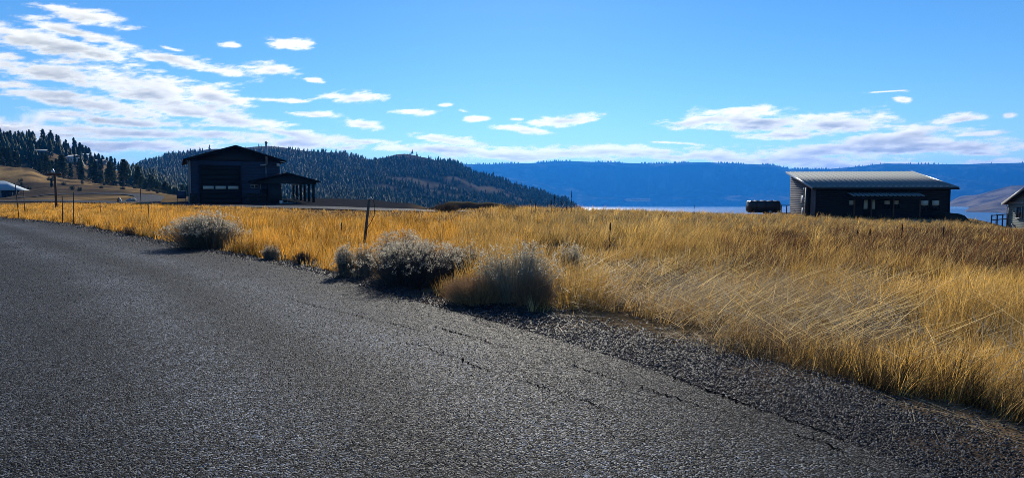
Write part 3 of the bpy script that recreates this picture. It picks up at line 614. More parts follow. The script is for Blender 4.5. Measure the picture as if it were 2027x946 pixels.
    for sg in (-1, 1):
        MB().box(-0.9, 0.9, sg*0.70-0.13, sg*0.70+0.13, 0.41, 0.45).build('bench', M['trim_grey'], t)
        MB().box(sg*0.7-0.04, sg*0.7+0.04, -0.68, 0.68, 0.34, 0.405).build('cross_brace', M['trim_grey'], t)
        for q in (-1, 1): MB().tube([(sg*0.65, q*0.62, 0), (sg*0.65, q*0.28, 0.70)], 0.045, 4).build('leg', M['trim_grey'], t)
    tag(t, 'grey picnic table under the porch of the dark workshop', 'picnic table')
    b = empty('bucket', place(10.3, -2.2, 0.0))
    MB().tube([(0, 0, 0), (0, 0, 0.42)], [0.17, 0.20], 12).build('pail', M['trim_white'], b, True)
    MB().tube([(0, 0, 0.42), (0, 0, 0.45)], 0.215, 12).build('lid', M['trim_grey'], b)
    tag(b, 'small pale bucket standing before the workshop entry', 'bucket')
    u = empty('heat_pump', place(-1.0, 0.6, 0.0), yaw)
    MB().box(-0.55, 0.5, -0.4, 0.4, 0.72, 1.62).build('cabinet', M['siding_blue'], u)
    MB().box(-0.05, 0.45, -0.42, 0.38, 1.623, 1.66).build('lid', M['trim_white'], u)
    for a_ in (-0.5, 0.45):
        for q in (-0.35, 0.35): MB().box(a_-0.03, a_+0.03, q-0.03, q+0.03, 0, 0.715).build('leg', M['steel_dark'], u)
    MB().tube([(0.5, 0, 0.9), (0.75, 0, 0.9), (0.75, 0, 0.2)], 0.03, 6).build('hose', M['trim_white'], u)
    tag(u, 'boxy dark unit on thin legs at the left corner of the workshop', 'heat pump')
shop()

def house():
    th = R(-8.6); p0 = at(1611, 430, 64)
    root = empty('lake_house', (p0[0], p0[1], -0.92), th)          # local x along the front to the right, y to the lake
    Wd, D = 11.7, 9.0; zf, zb = 2.80, 4.35
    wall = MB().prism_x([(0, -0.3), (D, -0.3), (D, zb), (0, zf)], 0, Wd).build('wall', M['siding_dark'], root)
    # lap boards on the sunlit left gable, clipped to the slope
    z = 0.0; h = 0.19
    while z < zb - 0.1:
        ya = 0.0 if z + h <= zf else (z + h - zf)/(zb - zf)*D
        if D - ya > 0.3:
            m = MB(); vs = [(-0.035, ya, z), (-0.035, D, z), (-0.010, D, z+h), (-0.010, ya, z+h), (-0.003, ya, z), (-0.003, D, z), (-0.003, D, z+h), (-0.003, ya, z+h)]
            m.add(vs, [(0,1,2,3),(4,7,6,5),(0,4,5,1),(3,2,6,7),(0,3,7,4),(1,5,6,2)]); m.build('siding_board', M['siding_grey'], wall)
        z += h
    z = 0.0
    while z < zf - 0.2:
        MB().prism_x([(-0.030, z), (-0.003, z), (-0.003, z+h), (-0.008, z+h)], 0.1, Wd-0.1).build('siding_board', M['siding_dark'], wall); z += h
    MB().box(-0.05, 0.10, -0.06, -0.031, 0, zf-0.05).build('corner_trim', M['siding_grey'], root)
    MB().box(Wd-0.10, Wd+0.02, -0.06, -0.031, 0, zf-0.05).build('corner_trim', M['siding_dark'], root)
    # shed roof of standing-seam panels
    sl = (zb-zf)/D; y0, y1 = -0.55, D+0.55; zr = lambda y: zf + 0.06 + y*sl
    x0, x1 = -0.35, Wd+0.45
    roof = MB().prism_x([(y0, zr(y0)), (y1, zr(y1)), (y1, zr(y1)+0.14), (y0, zr(y0)+0.14)], x0, x1).build('roof', M['trim_dark'], root)
    n = 26; w = (x1-x0)/n; sh = None
    for k in range(n):
        if sh is None:
            m = MB(); a = zr(y0-0.03)+0.145; b = zr(y1)+0.145
            m.add([(0, y0-0.03, a), (w, y0-0.03, a), (w, y1, b), (0, y1, b), (0, y0-0.03, a+0.012), (w-0.10, y0-0.03, a+0.012), (w-0.10, y1, b+0.012), (0, y1, b+0.012),
                   (w-0.085, y0-0.03, a+0.05), (w-0.015, y0-0.03, a+0.05), (w-0.015, y1, b+0.05), (w-0.085, y1, b+0.05)],
                  [(4,5,6,7), (0,1,5,4), (5,8,11,6), (8,9,10,11), (1,2,10,9), (5,1,9,8), (2,6,11,10), (0,4,7,3)])
            sh = m.build('roof_panel', M['roof_metal'], roof); sh.location.x = x0
        else:
            c = sh.copy(); COL.objects.link(c); c.location.x = x0 + k*w
    for k in range(n):                                               # snow guards near the eave
        MB().box(x0+k*w+0.08, x0+k*w+0.28, y0+0.35, y0+0.43, zr(y0+0.4)+0.16, zr(y0+0.4)+0.23).build('snow_guard', M['galv'], roof)
    MB().box(x0-0.02, x1+0.02, y0-0.14, y0-0.035, zr(y0)-0.02, zr(y0)+0.11).build('gutter', M['trim_dark'], roof)
    for xa in (x0-0.05, x1+0.003): MB().prism_x([(y0-0.03, zr(y0)+0.0), (y1, zr(y1)+0.0), (y1, zr(y1)+0.22), (y0-0.03, zr(y0)+0.22)], xa, xa+0.045).build('rake_trim', M['galv'], roof)
    # porch
    pz = 2.18
    pr = MB().prism_x([(-2.0, pz-0.12), (-0.035, pz+0.22), (-0.035, pz+0.30), (-2.0, pz-0.04)], 2.75, 8.75).build('porch_roof', M['trim_dark'], root)
    for k in range(16): MB().prism_x([(-2.04, pz-0.04), (-0.04, pz+0.305), (-0.04, pz+0.36), (-2.04, pz+0.02)], 2.75+k*0.385, 2.98+k*0.385).build('roof_panel', M['roof_metal'], pr)
    MB().box(2.8, 8.7, -1.9, -1.76, pz-0.30, pz-0.125).build('beam', M['siding_dark'], root)
    for x in (2.95, 4.40, 6.25, 8.45): MB().box(x-0.055, x+0.055, -1.88, -1.77, 0.0, pz-0.31).build('post', M['wood_brown'], root)
    MB().box(2.2, 11.0, -2.2, -0.036, -0.35, 0.02).build('porch_slab', M['concrete'], root)
    window(root, 3.05, 3.45, 1.30, 1.75, -0.032, 'trim_dark', 0.95)
    for x in (4.30, 4.95):
        d = MB().box(x-0.08, x+0.50, -0.075, -0.032, 0.05, 2.02).build('door', M['door_dark'], root)
        MB().box(x+0.03, x+0.36, -0.085, -0.076, 0.95, 1.78).build('pane', M['blind'], d)
    window(root, 6.1, 6.62, 1.02, 1.75, -0.032, 'trim_dark', 0.5); window(root, 6.95, 7.35, 1.02, 1.75, -0.032, 'trim_dark', 0.5)
    window(root, 9.25, 9.88, 0.80, 1.75, -0.032, 'trim_dark', 0.48); window(root, 10.18, 10.80, 0.80, 1.75, -0.032, 'trim_dark', 0.48)
    # meter boxes, chute and lamp on the left gable
    e1 = MB().box(-0.22, -0.04, 2.8, 3.9, 1.45, 2.15).build('meter_box', M['trim_grey'], root)
    MB().box(-0.20, -0.04, 2.9, 3.6, 0.30, 0.95).build('meter_box', M['trim_grey'], root)
    MB().tube([(-0.1, 3.3, 0.96), (-0.1, 3.3, 1.44)], 0.05, 6).build('conduit', M['galv'], root)
    for k, z in enumerate((0.5, 0.85, 1.2, 1.55, 1.8)): MB().box(-0.24, -0.05, 2.2, 2.55, z, z+0.14).build('meter_cover', M['galv'], root)
    MB().box(-0.42, -0.04, 1.15, 1.75, -0.2, 2.92).build('utility_chase', M['trim_dark'], root)
    MB().box(-0.16, -0.04, 3.1, 3.35, 2.75, 2.92).build('wall_lamp', M['trim_white'], root)
    tag(root, 'low dark house with grey standing-seam shed roof and front porch', 'house')
    dk = empty('deck', (root.matrix_basis @ __import__('mathutils').Vector((-0.1, D, 0))).to_tuple(), th)
    MB().box(-1.1, -0.02, -1.2, 1.6, 0.05, 0.22).build('floor', M['wood_grey'], dk)
    for x, y in ((-1.05, -1.15), (-1.05, 0.1), (-1.05, 1.5), (-0.5, -1.15)): MB().box(x-0.05, x+0.05, y-0.05, y+0.05, -0.8, 1.10).build('post', M['wood_grey'], dk)
    MB().box(-1.12, -0.98, -1.2, 1.6, 1.103, 1.15).box(-0.978, -0.04, -1.2, -1.1, 1.103, 1.15).build('rail', M['wood_grey'], dk)
    MB().box(-1.10, -1.0, -1.09, 1.55, 0.30, 0.36).box(-0.99, -0.04, -1.18, -1.12, 0.30, 0.36).build('lower_rail', M['wood_grey'], dk)
    tag(dk, 'small grey deck with railing at the far left corner of the low dark house', 'deck')
house()

def edge_house():
    far = at(1995, 450, 72); th = R(80 - 180)                        # the gable looks left; local x runs along it towards the camera
    dirx = np.array([-0.17, -0.985]); ang = math.atan2(dirx[1], dirx[0])
    root = empty('cottage', (far[0], far[1], zz(72, 451)), ang)       # local x towards the camera, local y to the right (into the house)
    Wd, D, HE, HP = 9.2, 8.0, 2.65, 4.55
    wall = MB().prism_y([(0, -0.6), (Wd, -0.6), (Wd, HE), (Wd/2, HP), (0, HE)], 0.0, D).build('wall', M['siding_green'], root)
    boards(wall, 'siding_green', 0.1, Wd-0.1, 0.0, 0.0, HE-0.05, 0.19, 0.035)
    boards(wall, 'siding_green', 0, 0, 0.0, HE+0.13, HP, 0.19, 0.03, top=lambda z: (0.15 + (z-HE)/(HP-HE)*Wd/2, Wd - 0.15 - (z-HE)/(HP-HE)*Wd/2))
    MB().box(0, Wd, -0.07, -0.04, HE-0.04, HE+0.12).build('frieze_board', M['trim_grey'], root)
    MB().box(-0.02, 0.09, -0.055, -0.004, 0, HE-0.05).build('corner_trim', M['trim_grey'], root)
    rf = MB(); sl = (HP-HE)/(Wd/2); ov = 0.55
    for sg in (-1, 1):
        xe = Wd/2 + sg*(Wd/2+ov); ze = HE - ov*sl
        rf.prism_y([(Wd/2, HP+0.02), (xe, ze+0.02), (xe, ze+0.20), (Wd/2, HP+0.20)][::sg], -0.45, D+0.3)
    roof = rf.build('roof', M['roof_dark'], root)
    for sg in (-1, 1):
        xe = Wd/2 + sg*(Wd/2+ov); ze = HE - ov*sl
        MB().prism_y([(Wd/2, HP-0.10), (xe, ze-0.10), (xe, ze+0.17), (Wd/2, HP+0.17)][::sg], -0.50, -0.452).build('bargeboard', M['trim_grey'], roof)
    MB().tube([(-0.25, -0.1, HE-0.25), (-0.06, -0.12, HE-0.5), (-0.06, -0.12, 0.0)], 0.05, 6).build('downspout', M['trim_white'], root)
    window(root, 1.65, 2.55, 1.15, 2.25, -0.036, 'trim_grey', mull=1, t=0.10)
    MB().box(0.9, 1.05, -0.12, -0.04, 0.35, 0.5).build('outlet_box', M['trim_white'], root)
    tag(root, 'grey-green clapboard house cut by the right edge of the picture', 'house')
edge_house()

def bungalow():
    p = at(-13, 392, 190); root = empty('bungalow', (p[0], p[1], hz(p[0], p[1])), R(8))
    # a plain house with a pale hipped metal roof, its front towards the road
    MB().box(-9, 3.0, 0, 7, -0.6, 2.3).build('wall', M['siding_blue'], root)
    m = MB(); m.add([(-9.8, -1.0, 2.0), (5.4, -1.0, 2.0), (5.4, 8, 2.0), (-9.8, 8, 2.0), (-6.4, 3.5, 4.7), (1.2, 3.5, 4.7)],
                    [(0,1,5,4), (1,2,5), (2,3,4,5), (3,0,4), (0,3,2,1)]); m.build('roof', M['roof_pale'], root)
    for x in (-6.0, -3.1, -0.6): window(root, x, x+0.9, 0.8, 1.9, -0.003, 'trim_grey')
    MB().box(1.2, 2.1, -0.05, -0.004, 0, 2.0).build('door', M['trim_grey'], root)
    for x in (3.4, 5.1): MB().box(x-0.1, x+0.1, -0.8, -0.6, -0.4, 2.0).build('post', M['trim_dark'], root)
    tag(root, 'low house with pale blue metal roof at the left edge below the hill', 'house')
bungalow()

def far_house(px, py, Y, w, d, h, yaw, roofm, wallm, label):
    p = at(px, py, Y); z = hz(p[0], p[1]); root = empty('far_house', (p[0], p[1], z - 0.5), yaw)
    MB().box(-w/2, w/2, -d/2, d/2, 0, h).build('wall', M[wallm], root)
    rp = h*0.45
    MB().prism_x([(-d/2-0.5, h-0.1), (0, h+rp), (0, h+rp+0.25), (-d/2-0.5, h+0.15)], -w/2-0.4, w/2+0.4).prism_x([(0, h+rp), (d/2+0.5, h-0.1), (d/2+0.5, h+0.15), (0, h+rp+0.25)], -w/2-0.4, w/2+0.4).build('roof', M[roofm], root)
    for k in range(3):
        x = -w/2 + w*(k+0.5)/3; window(root, x-0.6, x+0.6, h*0.35, h*0.75, -d/2-0.003, 'trim_white')
    tag(root, label, 'house', 'houses on the forested slopes')
far_house(997, 390, 640, 10, 8, 3.5, 0.2, 'roof_pale', 'siding_grey', 'tiny house with white roof at the foot of the forest behind the dirt bank')
far_house(1022, 392, 660, 7, 6, 3, -0.3, 'trim_grey', 'trim_grey', 'tiny grey house right of the white-roofed one beyond the dirt bank')
far_house(338, 352, 420, 9, 6, 3, 0.1, 'trim_white', 'siding_grey', 'tiny white-roofed house among pines left of the workshop')
far_house(190, 302, 520, 12, 7, 2.5, 0.1, 'trim_grey', 'siding_grey', 'long pale-roofed house near the crest of the left hill')
far_house(166, 302, 505, 6, 5, 3.4, 0.4, 'roof_pale', 'trim_white', 'small white house among the pines at the top of the left hill')
far_house(146, 316, 440, 8, 6, 3.2, -0.5, 'trim_white', 'trim_white', 'white house in the clearing half way up the left hill')
far_house(84, 312, 430, 8, 6, 2.5, 0.3, 'trim_grey', 'siding_blue', 'blue-grey roofed house hidden by pines on the left hill')

def tarp_trailer():
    a = at(1510, 424, 71); root = empty('covered_trailer', (a[0], a[1], hz(a[0], a[1])), R(-4))
    n, k = 26, 18; V = []; Fq = []
    for i in range(n+1):
        u = i/n*2-1; x = 1.58*u; e_ = (1-abs(u)**7)**0.4 if abs(u) < 1 else 0.0
        for j in range(k):
            an = 2*math.pi*j/k; cy, cz = math.cos(an), math.sin(an)
            sy = math.copysign(abs(cy)**0.45, cy)*0.85; sz = math.copysign(abs(cz)**0.4, cz)*0.60
            s_ = 0.80 + 0.20*e_ + 0.035*math.sin(i*1.9 + 3*math.sin(j*1.3)) + 0.02*random.random()
            top = 0.03*math.sin(i*1.1) if cz > 0.5 else 0
            V.append((x, sy*s_, 0.86 + sz*s_ + top))
    for i in range(n):
        for j in range(k): Fq.append((i*k+j, (i+1)*k+j, (i+1)*k+(j+1) % k, i*k+(j+1) % k))
    Fq += [tuple(range(k)), tuple(n*k + j for j in range(k-1, -1, -1))]
    tp = npmesh('tarp', V, Fq, M['tarp'], root, True)
    for x in (-0.9, 0.1, 1.0): MB().tube([(x, -0.90, 0.35), (x, -0.92, 0.9), (x, -0.86, 1.40), (x, 0, 1.52)], 0.015, 4).build('strap', M['wire'], tp)
    MB().box(-1.45, 1.6, -0.7, 0.7, 0.22, 0.34).build('frame', M['steel_dark'], root)
    for q in (-1, 1):
        wv = MB().tube([(0.5, q*0.80-0.09, 0.30), (0.5, q*0.80+0.09, 0.30)], 0.30, 14).build('wheel', M['tarp'], root)
        MB().tube([(0.5, q*0.80-0.10, 0.30), (0.5, q*0.80+0.10, 0.30)], 0.15, 10).build('rim', M['galv'], wv)
    tag(root, 'trailer under a bulging black tarp left of the low dark house', 'trailer')
tarp_trailer()

# dark berm beside the right house and the cut bank in the middle distance
def bank(name, pts, label, h, depth, mat, seed, lip):
    """a ragged earth bank: pts are (px, depth) along its foot, h height"""
    P = np.array([(at(px, 400, Y)[0], Y) for px, Y in pts]); d = np.r_[0, np.cumsum(np.hypot(*np.diff(P, axis=0).T))]; n = 70
    s = np.linspace(0, d[-1], n); c = np.stack([np.interp(s, d, P[:, 0]), np.interp(s, d, P[:, 1])], 1)
    prof = [(-0.3, -0.25), (0.0, 0.02), (0.12, 0.45), (0.22, 0.80), (0.45, 1.0), (0.75, 0.9), (1.0, 0.3), (1.2, -0.3)]
    V = []; colr = []
    for i in range(n):
        e_ = min(1, 3.2*s[i]/d[-1], 4.0*(1-s[i]/d[-1])); e_ = e_*e_*(3-2*e_)
        for (a, b) in prof:
            x = c[i, 0] + 0.25*float(fbm(np.array(s[i]*1.1), np.array(a*5), seed, 3)) ; y = c[i, 1] + depth*a
            z = hz(x, y) + (h*e_*b if b > 0 else -0.3) * (0.75 + 0.5*float(fbm(np.array(s[i]*0.9), np.array(a*3), seed+4, 3)))
            V.append((x, y, z)); colr.append(lip if 0.3 < a < 0.9 else (0.045, 0.036, 0.028))
    m = len(prof); Fq = np.array([(i*m+j, (i+1)*m+j, (i+1)*m+j+1, i*m+j+1) for i in range(n-1) for j in range(m-1)])
    o = npmesh(name, V, Fq, M['ground'], smooth=False, col=np.array(colr)); tag(o, label, 'earth bank', kind='structure'); return o
bank('earth_bank', [(826,66),(880,68),(940,70),(1000,71),(1034,71)], 'low dark cut earth bank with grassy top behind the field', 0.95, 7.0, 'soil', 301, (0.15, 0.12, 0.06))
bank('earth_berm', [(1866,60),(1890,60),(1910,60),(1932,60)], 'low dark earth berm beside the low dark house', 0.75, 3.0, 'soil', 331, (0.05, 0.042, 0.032))

# ------------------------------------------------------------------ small things
def t_pole():
    p = at(111, 400, 60); z = hz(p[0], p[1]); root = empty('utility_post', (p[0], p[1], z), R(20))
    MB().tube([(0, 0, -0.2), (0.01, 0, 1.6), (0, 0, 3.15)], [0.10, 0.095, 0.09], 10).build('post', M['wood_brown'], root, True)
    MB().box(-0.58, 0.55, -0.20, -0.10, 2.95, 3.13).build('crossarm', M['wood_brown'], root)
    MB().tube([(-0.12, -0.05, 3.14), (-0.12, -0.05, 3.3), (-0.14, -0.05, 3.55)], [0.16, 0.14, 0.03], 8).build('cap', M['galv'], root, True)
    for x in (-0.48, 0.45): MB().tube([(x, -0.15, 3.13), (x, -0.15, 3.22)], [0.04, 0.03], 6).build('insulator', M['galv'], root)
    tag(root, 'brown wooden T-shaped utility post behind the golden grass at left', 'post')
t_pole()
def steel_post(px, Y, toppy, label, lean=0.0, wd=0.02):
    p = at(px, 400, Y); z = hz(p[0], p[1]); zt = zz(Y, toppy); h = zt - z; root = empty('fence_post', (p[0], p[1], z))
    MB().box(-wd, wd, -0.006, 0.006, -0.2, h).box(-0.006, 0.006, 0.007, wd, -0.2, h).build('shaft', M['steel_dark'], root)
    for k in range(4): MB().box(-0.015, 0.015, -0.02, -0.007, h*(0.35+0.17*k), h*(0.35+0.17*k)+0.02).build('stud', M['steel_dark'], root)
    root.rotation_euler = (0, lean, 0.3); tag(root, label, 'fence post', 'thin fence posts in the grass')
steel_post(36, 40, 361, 'leftmost tall thin dark fence post in the golden grass', -0.05)
steel_post(48, 48, 377, 'short thin fence post just right of the leftmost one')
steel_post(122, 34, 388, 'thin fence post right of the brown T-shaped post', 0.03)
steel_post(144, 33, 381, 'taller thin fence post, second right of the brown T-shaped post', 0.03)
steel_post(198, 45, 398, 'short thin fence post left of the track bend')
steel_post(279, 42, 371, 'tall thin fence post in front of the gravel track bend')
steel_post(293, 30, 404, 'short thin post left of the leftmost pale-headed bush')
steel_post(1973, 62, 423, 'thin post standing before the lake beside the clapboard house', 0.0)
def stake():
    p = at(717, 470, 17.5); z = hz(p[0], p[1]); q = at(731, 394, 17.5); root = empty('leaning_stake', (p[0], p[1], z))
    dx = q[0]-p[0]; h = q[2]-z
    MB().tube([(0, 0, -0.2), (dx*0.5, 0.02, h*0.5), (dx, 0, h)], [0.045, 0.042, 0.036], 6).build('stake', M['wood_grey'], root)
    MB().tube([(dx, -0.04, h-0.03), (dx+0.05, -0.05, h+0.04), (dx+0.12, -0.05, h-0.04), (dx+0.15, -0.05, h-0.22), (dx+0.13, -0.05, h-0.42), (dx+0.05, -0.05, h-0.58), (dx-0.06, -0.045, h-0.75), (dx*0.45, -0.05, h*0.40)], 0.009, 5).build('wire', M['wire'], root)
    MB().tube([(dx-0.02, -0.05, h-0.01), (dx+0.06, -0.05, h+0.05)], 0.018, 5).build('wire_clip', M['trim_white'], root)
    tag(root, 'leaning grey wooden stake with a loop of black wire in the grass', 'stake')
stake()
def stalk(px, Y, toppy, k, label, grp):
    p = at(px, 400, Y); z = hz(p[0], p[1]); h = zz(Y, toppy) - z; root = empty('mullein_stalk', (p[0], p[1], z))
    lx, ly = 0.08*h*(random.random()-.5), 0.08*h*(random.random()-.5)
    MB().tube([(0, 0, -0.05), (lx*.5, ly*.5, h*.5), (lx*.8, ly*.8, h*.68)], [0.016, 0.013, 0.012], 5).build('stem', M['stalk'], root)
    MB().tube([(lx*.8, ly*.8, h*.66), (lx*.88, ly*.88, h*.76), (lx*.95, ly*.95, h*.90), (lx, ly, h)], [0.014, 0.026, 0.022, 0.008], 6).build('seed_spike', M['stalk'], root)
    m = MB()
    for q in range(5):
        a = random.random()*6.28; r = 0.14+0.1*random.random(); m.add([(0, 0, 0.08+0.06*q), (r*math.cos(a), r*math.sin(a), 0.03+0.05*q), (r*math.cos(a+.5), r*math.sin(a+.5), 0.05+0.05*q)], [(0, 1, 2)])
    m.build('dry_leaf', M['stalk'], root)
    tag(root, label, 'dead stalk', grp)
for k, (px, tp) in enumerate([(1092,395),(1099,385),(1104,390),(1110,398),(1113,388),(1121,397),(1131,376),(1137,399),(1052,394),(1060,400),(1085,401)]):
    stalk(px, 42 + 0.5*(k % 4), tp, k, 'dead dark mullein stalk in the cluster on the field crest before the lake', 'mullein stalks on the crest')
stalk(1374, 44, 405, 0, 'lone short dark stalk on the crest before the open lake', 'single dead stalks')
stalk(1955, 56, 437, 0, 'short dark stalk near the clapboard house, before the lake', 'single dead stalks')
stalk(1207, 19, 440, 0, 'lone dead stalk standing in the middle of the field', 'single dead stalks')
stalk(901, 22, 449, 0, 'thin dead stalk behind the large dark bush', 'single dead stalks')
stalk(676, 20, 440, 0, 'thin dead stalk in golden grass left of the leaning stake', 'single dead stalks')
for k, (px, tp) in enumerate([(1725,452),(1786,443),(1870,448),(1700,455)]):
    stalk(px, 24+k, tp, k, 'dead dark stalk rising from the brown weeds in front of the low dark house', 'stalks before the low dark house')
def rock(name, x, y, r, mat, label, cat, grp=None, fl=0.7):
    V = []; Fq = []; nu, nv = 7, 5
    for j in range(nv+1):
        t = math.pi*j/nv
        for i in range(nu):
            a = 2*math.pi*i/nu; k = r*(0.75+0.5*random.random()); V.append((k*math.sin(t)*math.cos(a), k*math.sin(t)*math.sin(a), k*fl*math.cos(t)))
    for j in range(nv):
        for i in range(nu): Fq.append((j*nu+i, (j+1)*nu+i, (j+1)*nu+(i+1) % nu, j*nu+(i+1) % nu))
    o = npmesh(name, V, Fq, M[mat]); o.location = (x, y, hz(x, y) + r*fl*0.4); tag(o, label, cat, grp); return o
for k in range(9):
    px = 262 + 9*random.random(); Y = 93 + 12*random.random(); p = at(px, 395, Y); rock('pale_rock', p[0]-0.5, p[1], 0.3+0.3*random.random(), 'rock_pale', 'pale rock in the pile at the inside of the gravel track bend', 'rock', 'rock pile at the track bend')
def marker():
    p = at(236, 398, 93); root = empty('road_marker', (p[0], p[1], hz(p[0], p[1])))
    MB().prism_y([(-0.3, 0), (0.05, 0), (0.05, 0.75), (-0.02, 0.72), (-0.3, 0.4)], -0.08, 0.08).build('orange_board', M['orange'], root)
    MB().prism_y([(0.06, 0), (0.3, 0), (0.3, 0.36), (0.06, 0.72)], -0.07, 0.07).build('white_board', M['trim_white'], root)
    for x in (-0.2, 0.2): MB().box(x-0.03, x+0.03, 0.09, 0.15, -0.1, 0.35).build('leg', M['steel_dark'], root)
    tag(root, 'small orange and white marker beside the gravel road', 'marker')
marker()
def dock():
    p = at(1262, 396, 5100); root = empty('floating_dock', (p[0], p[1], LAKE), R(-6))
    MB().box(-100, 95, -5, 5, -0.5, 1.6).build('walkway', M['trim_white'], root)
    for k in range(9):
        x = -85 + k*20; MB().prism_x([(-30, 6.5), (-15.5, 7.6), (0, 6.5)], x, x+18).build('slip_roof', M['trim_white'], root)
        for q in (x+1, x+16): MB().box(q-0.4, q+0.4, -29, -28.2, -1, 6.5).build('post', M['trim_grey'], root)
    tag(root, 'long white floating dock far out on the lake', 'dock')
dock()
def fence_rail():
    a = at(1962, 449, 66); b = at(1994, 450, 70); root = empty('yard_fence', (a[0], a[1], hz(a[0], a[1])))
    d = b[:2]-a[:2]; L_ = np.hypot(*d); root.rotation_euler = (0, 0, math.atan2(d[1], d[0]))
    for k in range(4): MB().box(k*L_/3-0.05, k*L_/3+0.05, -0.05, 0.05, -0.3, 1.0).build('post', M['siding_blue'], root)
    for z in (0.45, 0.9): MB().box(0, L_, -0.08, -0.051, z, z+0.09).build('rail', M['siding_blue'], root)
    tag(root, 'low blue-grey rail fence beside the clapboard house', 'fence')
fence_rail()

# ------------------------------------------------------------------ pines
def pine_mesh(seed, h=10.0, wide=0.26, bare=0.16, n=420):
    r = np.random.default_rng(seed); tr = MB()
    tr.tube([(0, 0, -0.6), (0.05, 0.03, h*0.3), (0.0, 0.05, h*0.7), (0.02, 0, h*0.96)], [0.26, 0.20, 0.10, 0.02], 7)
    V = []; Fq = []; lop = 0.12*r.standard_normal(2)
    for k in range(n):
        t = r.random()**0.8; z = h*(bare + (1.0-bare)*t); env = (1-t)**0.75 * (0.55+0.45*min(1, t*5+0.35)) + 0.03
        a = r.random()*6.283; lob = 0.72 + 0.28*math.sin(3*a + 9*t + seed) ; rr = h*wide*env*lob*(0.35+0.65*r.random()**0.5)
        if r.random() < 0.10: rr *= 1.25
        c = np.array([rr*math.cos(a)+lop[0]*t, rr*math.sin(a)+lop[1]*t, z - 0.10*rr + 0.25*r.standard_normal()])
        s_ = h*0.052*(0.6+0.8*r.random())
        for q in range(4):
            d1 = r.standard_normal(3); d1[2] *= 0.55; d1 /= np.linalg.norm(d1); out = np.array([math.cos(a), math.sin(a), 0.25])
            d1 = d1*0.8 + out*0.6; d2 = np.cross(d1, r.standard_normal(3)); d2 /= np.linalg.norm(d2)+1e-6
            b = len(V); V += [c - d1*s_*0.4 - d2*s_*0.42, c - d1*s_*0.4 + d2*s_*0.42, c + d1*s_*1.1]; Fq.append((b, b+1, b+2))
    return tr, V, Fq
PROTO = []
for k in range(6):
    tr, V, Fq = pine_mesh(100+k, 10.0, (0.25, 0.21, 0.28, 0.19, 0.24, 0.16)[k], (0.2, 0.12, 0.22, 0.08, 0.28, 0.06)[k])
    root = empty('pine_tree'); tr.build('trunk', M['bark'], root, True); npmesh('crown', V, Fq, M['needle'], root); PROTO.append(root)
used = [False]*6
def pine(px, Y, h, label, grp, k=None):
    k = random.randrange(6) if k is None else k
    if used[k]: o = copy_tree(PROTO[k])
    else: o = PROTO[k]; used[k] = True
    x = (px-CX)/F*Y; o.location = (x, Y, hz(x, Y)); s_ = h/10; o.scale = (s_*random.uniform(.9, 1.15), s_*random.uniform(.9, 1.15), s_); o.rotation_euler = (0, 0, random.random()*6.28)
    tag(o, label, 'pine tree', grp)
for px, Y, h, k, lb in [(97,296,9.6,0,'pine with bare lower trunk directly above the brown T-shaped post'),(129,290,10,2,'broad pine with bare trunk just right of the brown T-shaped post'),
     (164,300,8,3,'narrow dark pine between the broad pine and the tall pine on the left slope'),(193,300,10.5,1,'tall pine at the left end of the row of three above the track'),
     (222,275,9.3,2,'leftmost of the three pines standing alone above the gravel track'),(248,270,10.6,4,'middle and tallest of the three pines above the gravel track'),
     (276,265,8.6,0,'rightmost of the three pines above the gravel track'),(105,205,2.8,5,'very small bushy pine just left of the brown T-shaped post'),
     (24,312,8.8,1,'bushy olive pine at the top of the grassy slope, far left'),(3,305,8,2,'pine cut by the left edge above the grassy slope')]:
    pine(px, Y, h, lb, None if False else 'pines on the left hillside', k)
cnt = 0; tries = 0
while cnt < 212 and tries < 8000:
    tries += 1; px = random.uniform(-40, 372); Y = random.uniform(318, 640)
    if px < 60 and Y > 520: continue
    x = (px-CX)/F*Y; clr = float(fbm(np.array(x*0.02), np.array(Y*0.03), 91, 3))
    if 80 < px < 265 and 385 < Y < 620 and clr > 0.45 and random.random() < 0.93: continue
    if px > 300 and Y < 400 and random.random() < 0.5: continue
    pine(px, Y, random.uniform(5.5, 10.0), 'dark pine in the wood covering the left hill', 'wood on the left hill'); cnt += 1
for k in range(55):
    px = random.uniform(285, 379); pine(px, random.uniform(285, 420), random.uniform(5, 8.5), 'dark pine in the low wood between the gravel track and the workshop', 'low wood beside the workshop')
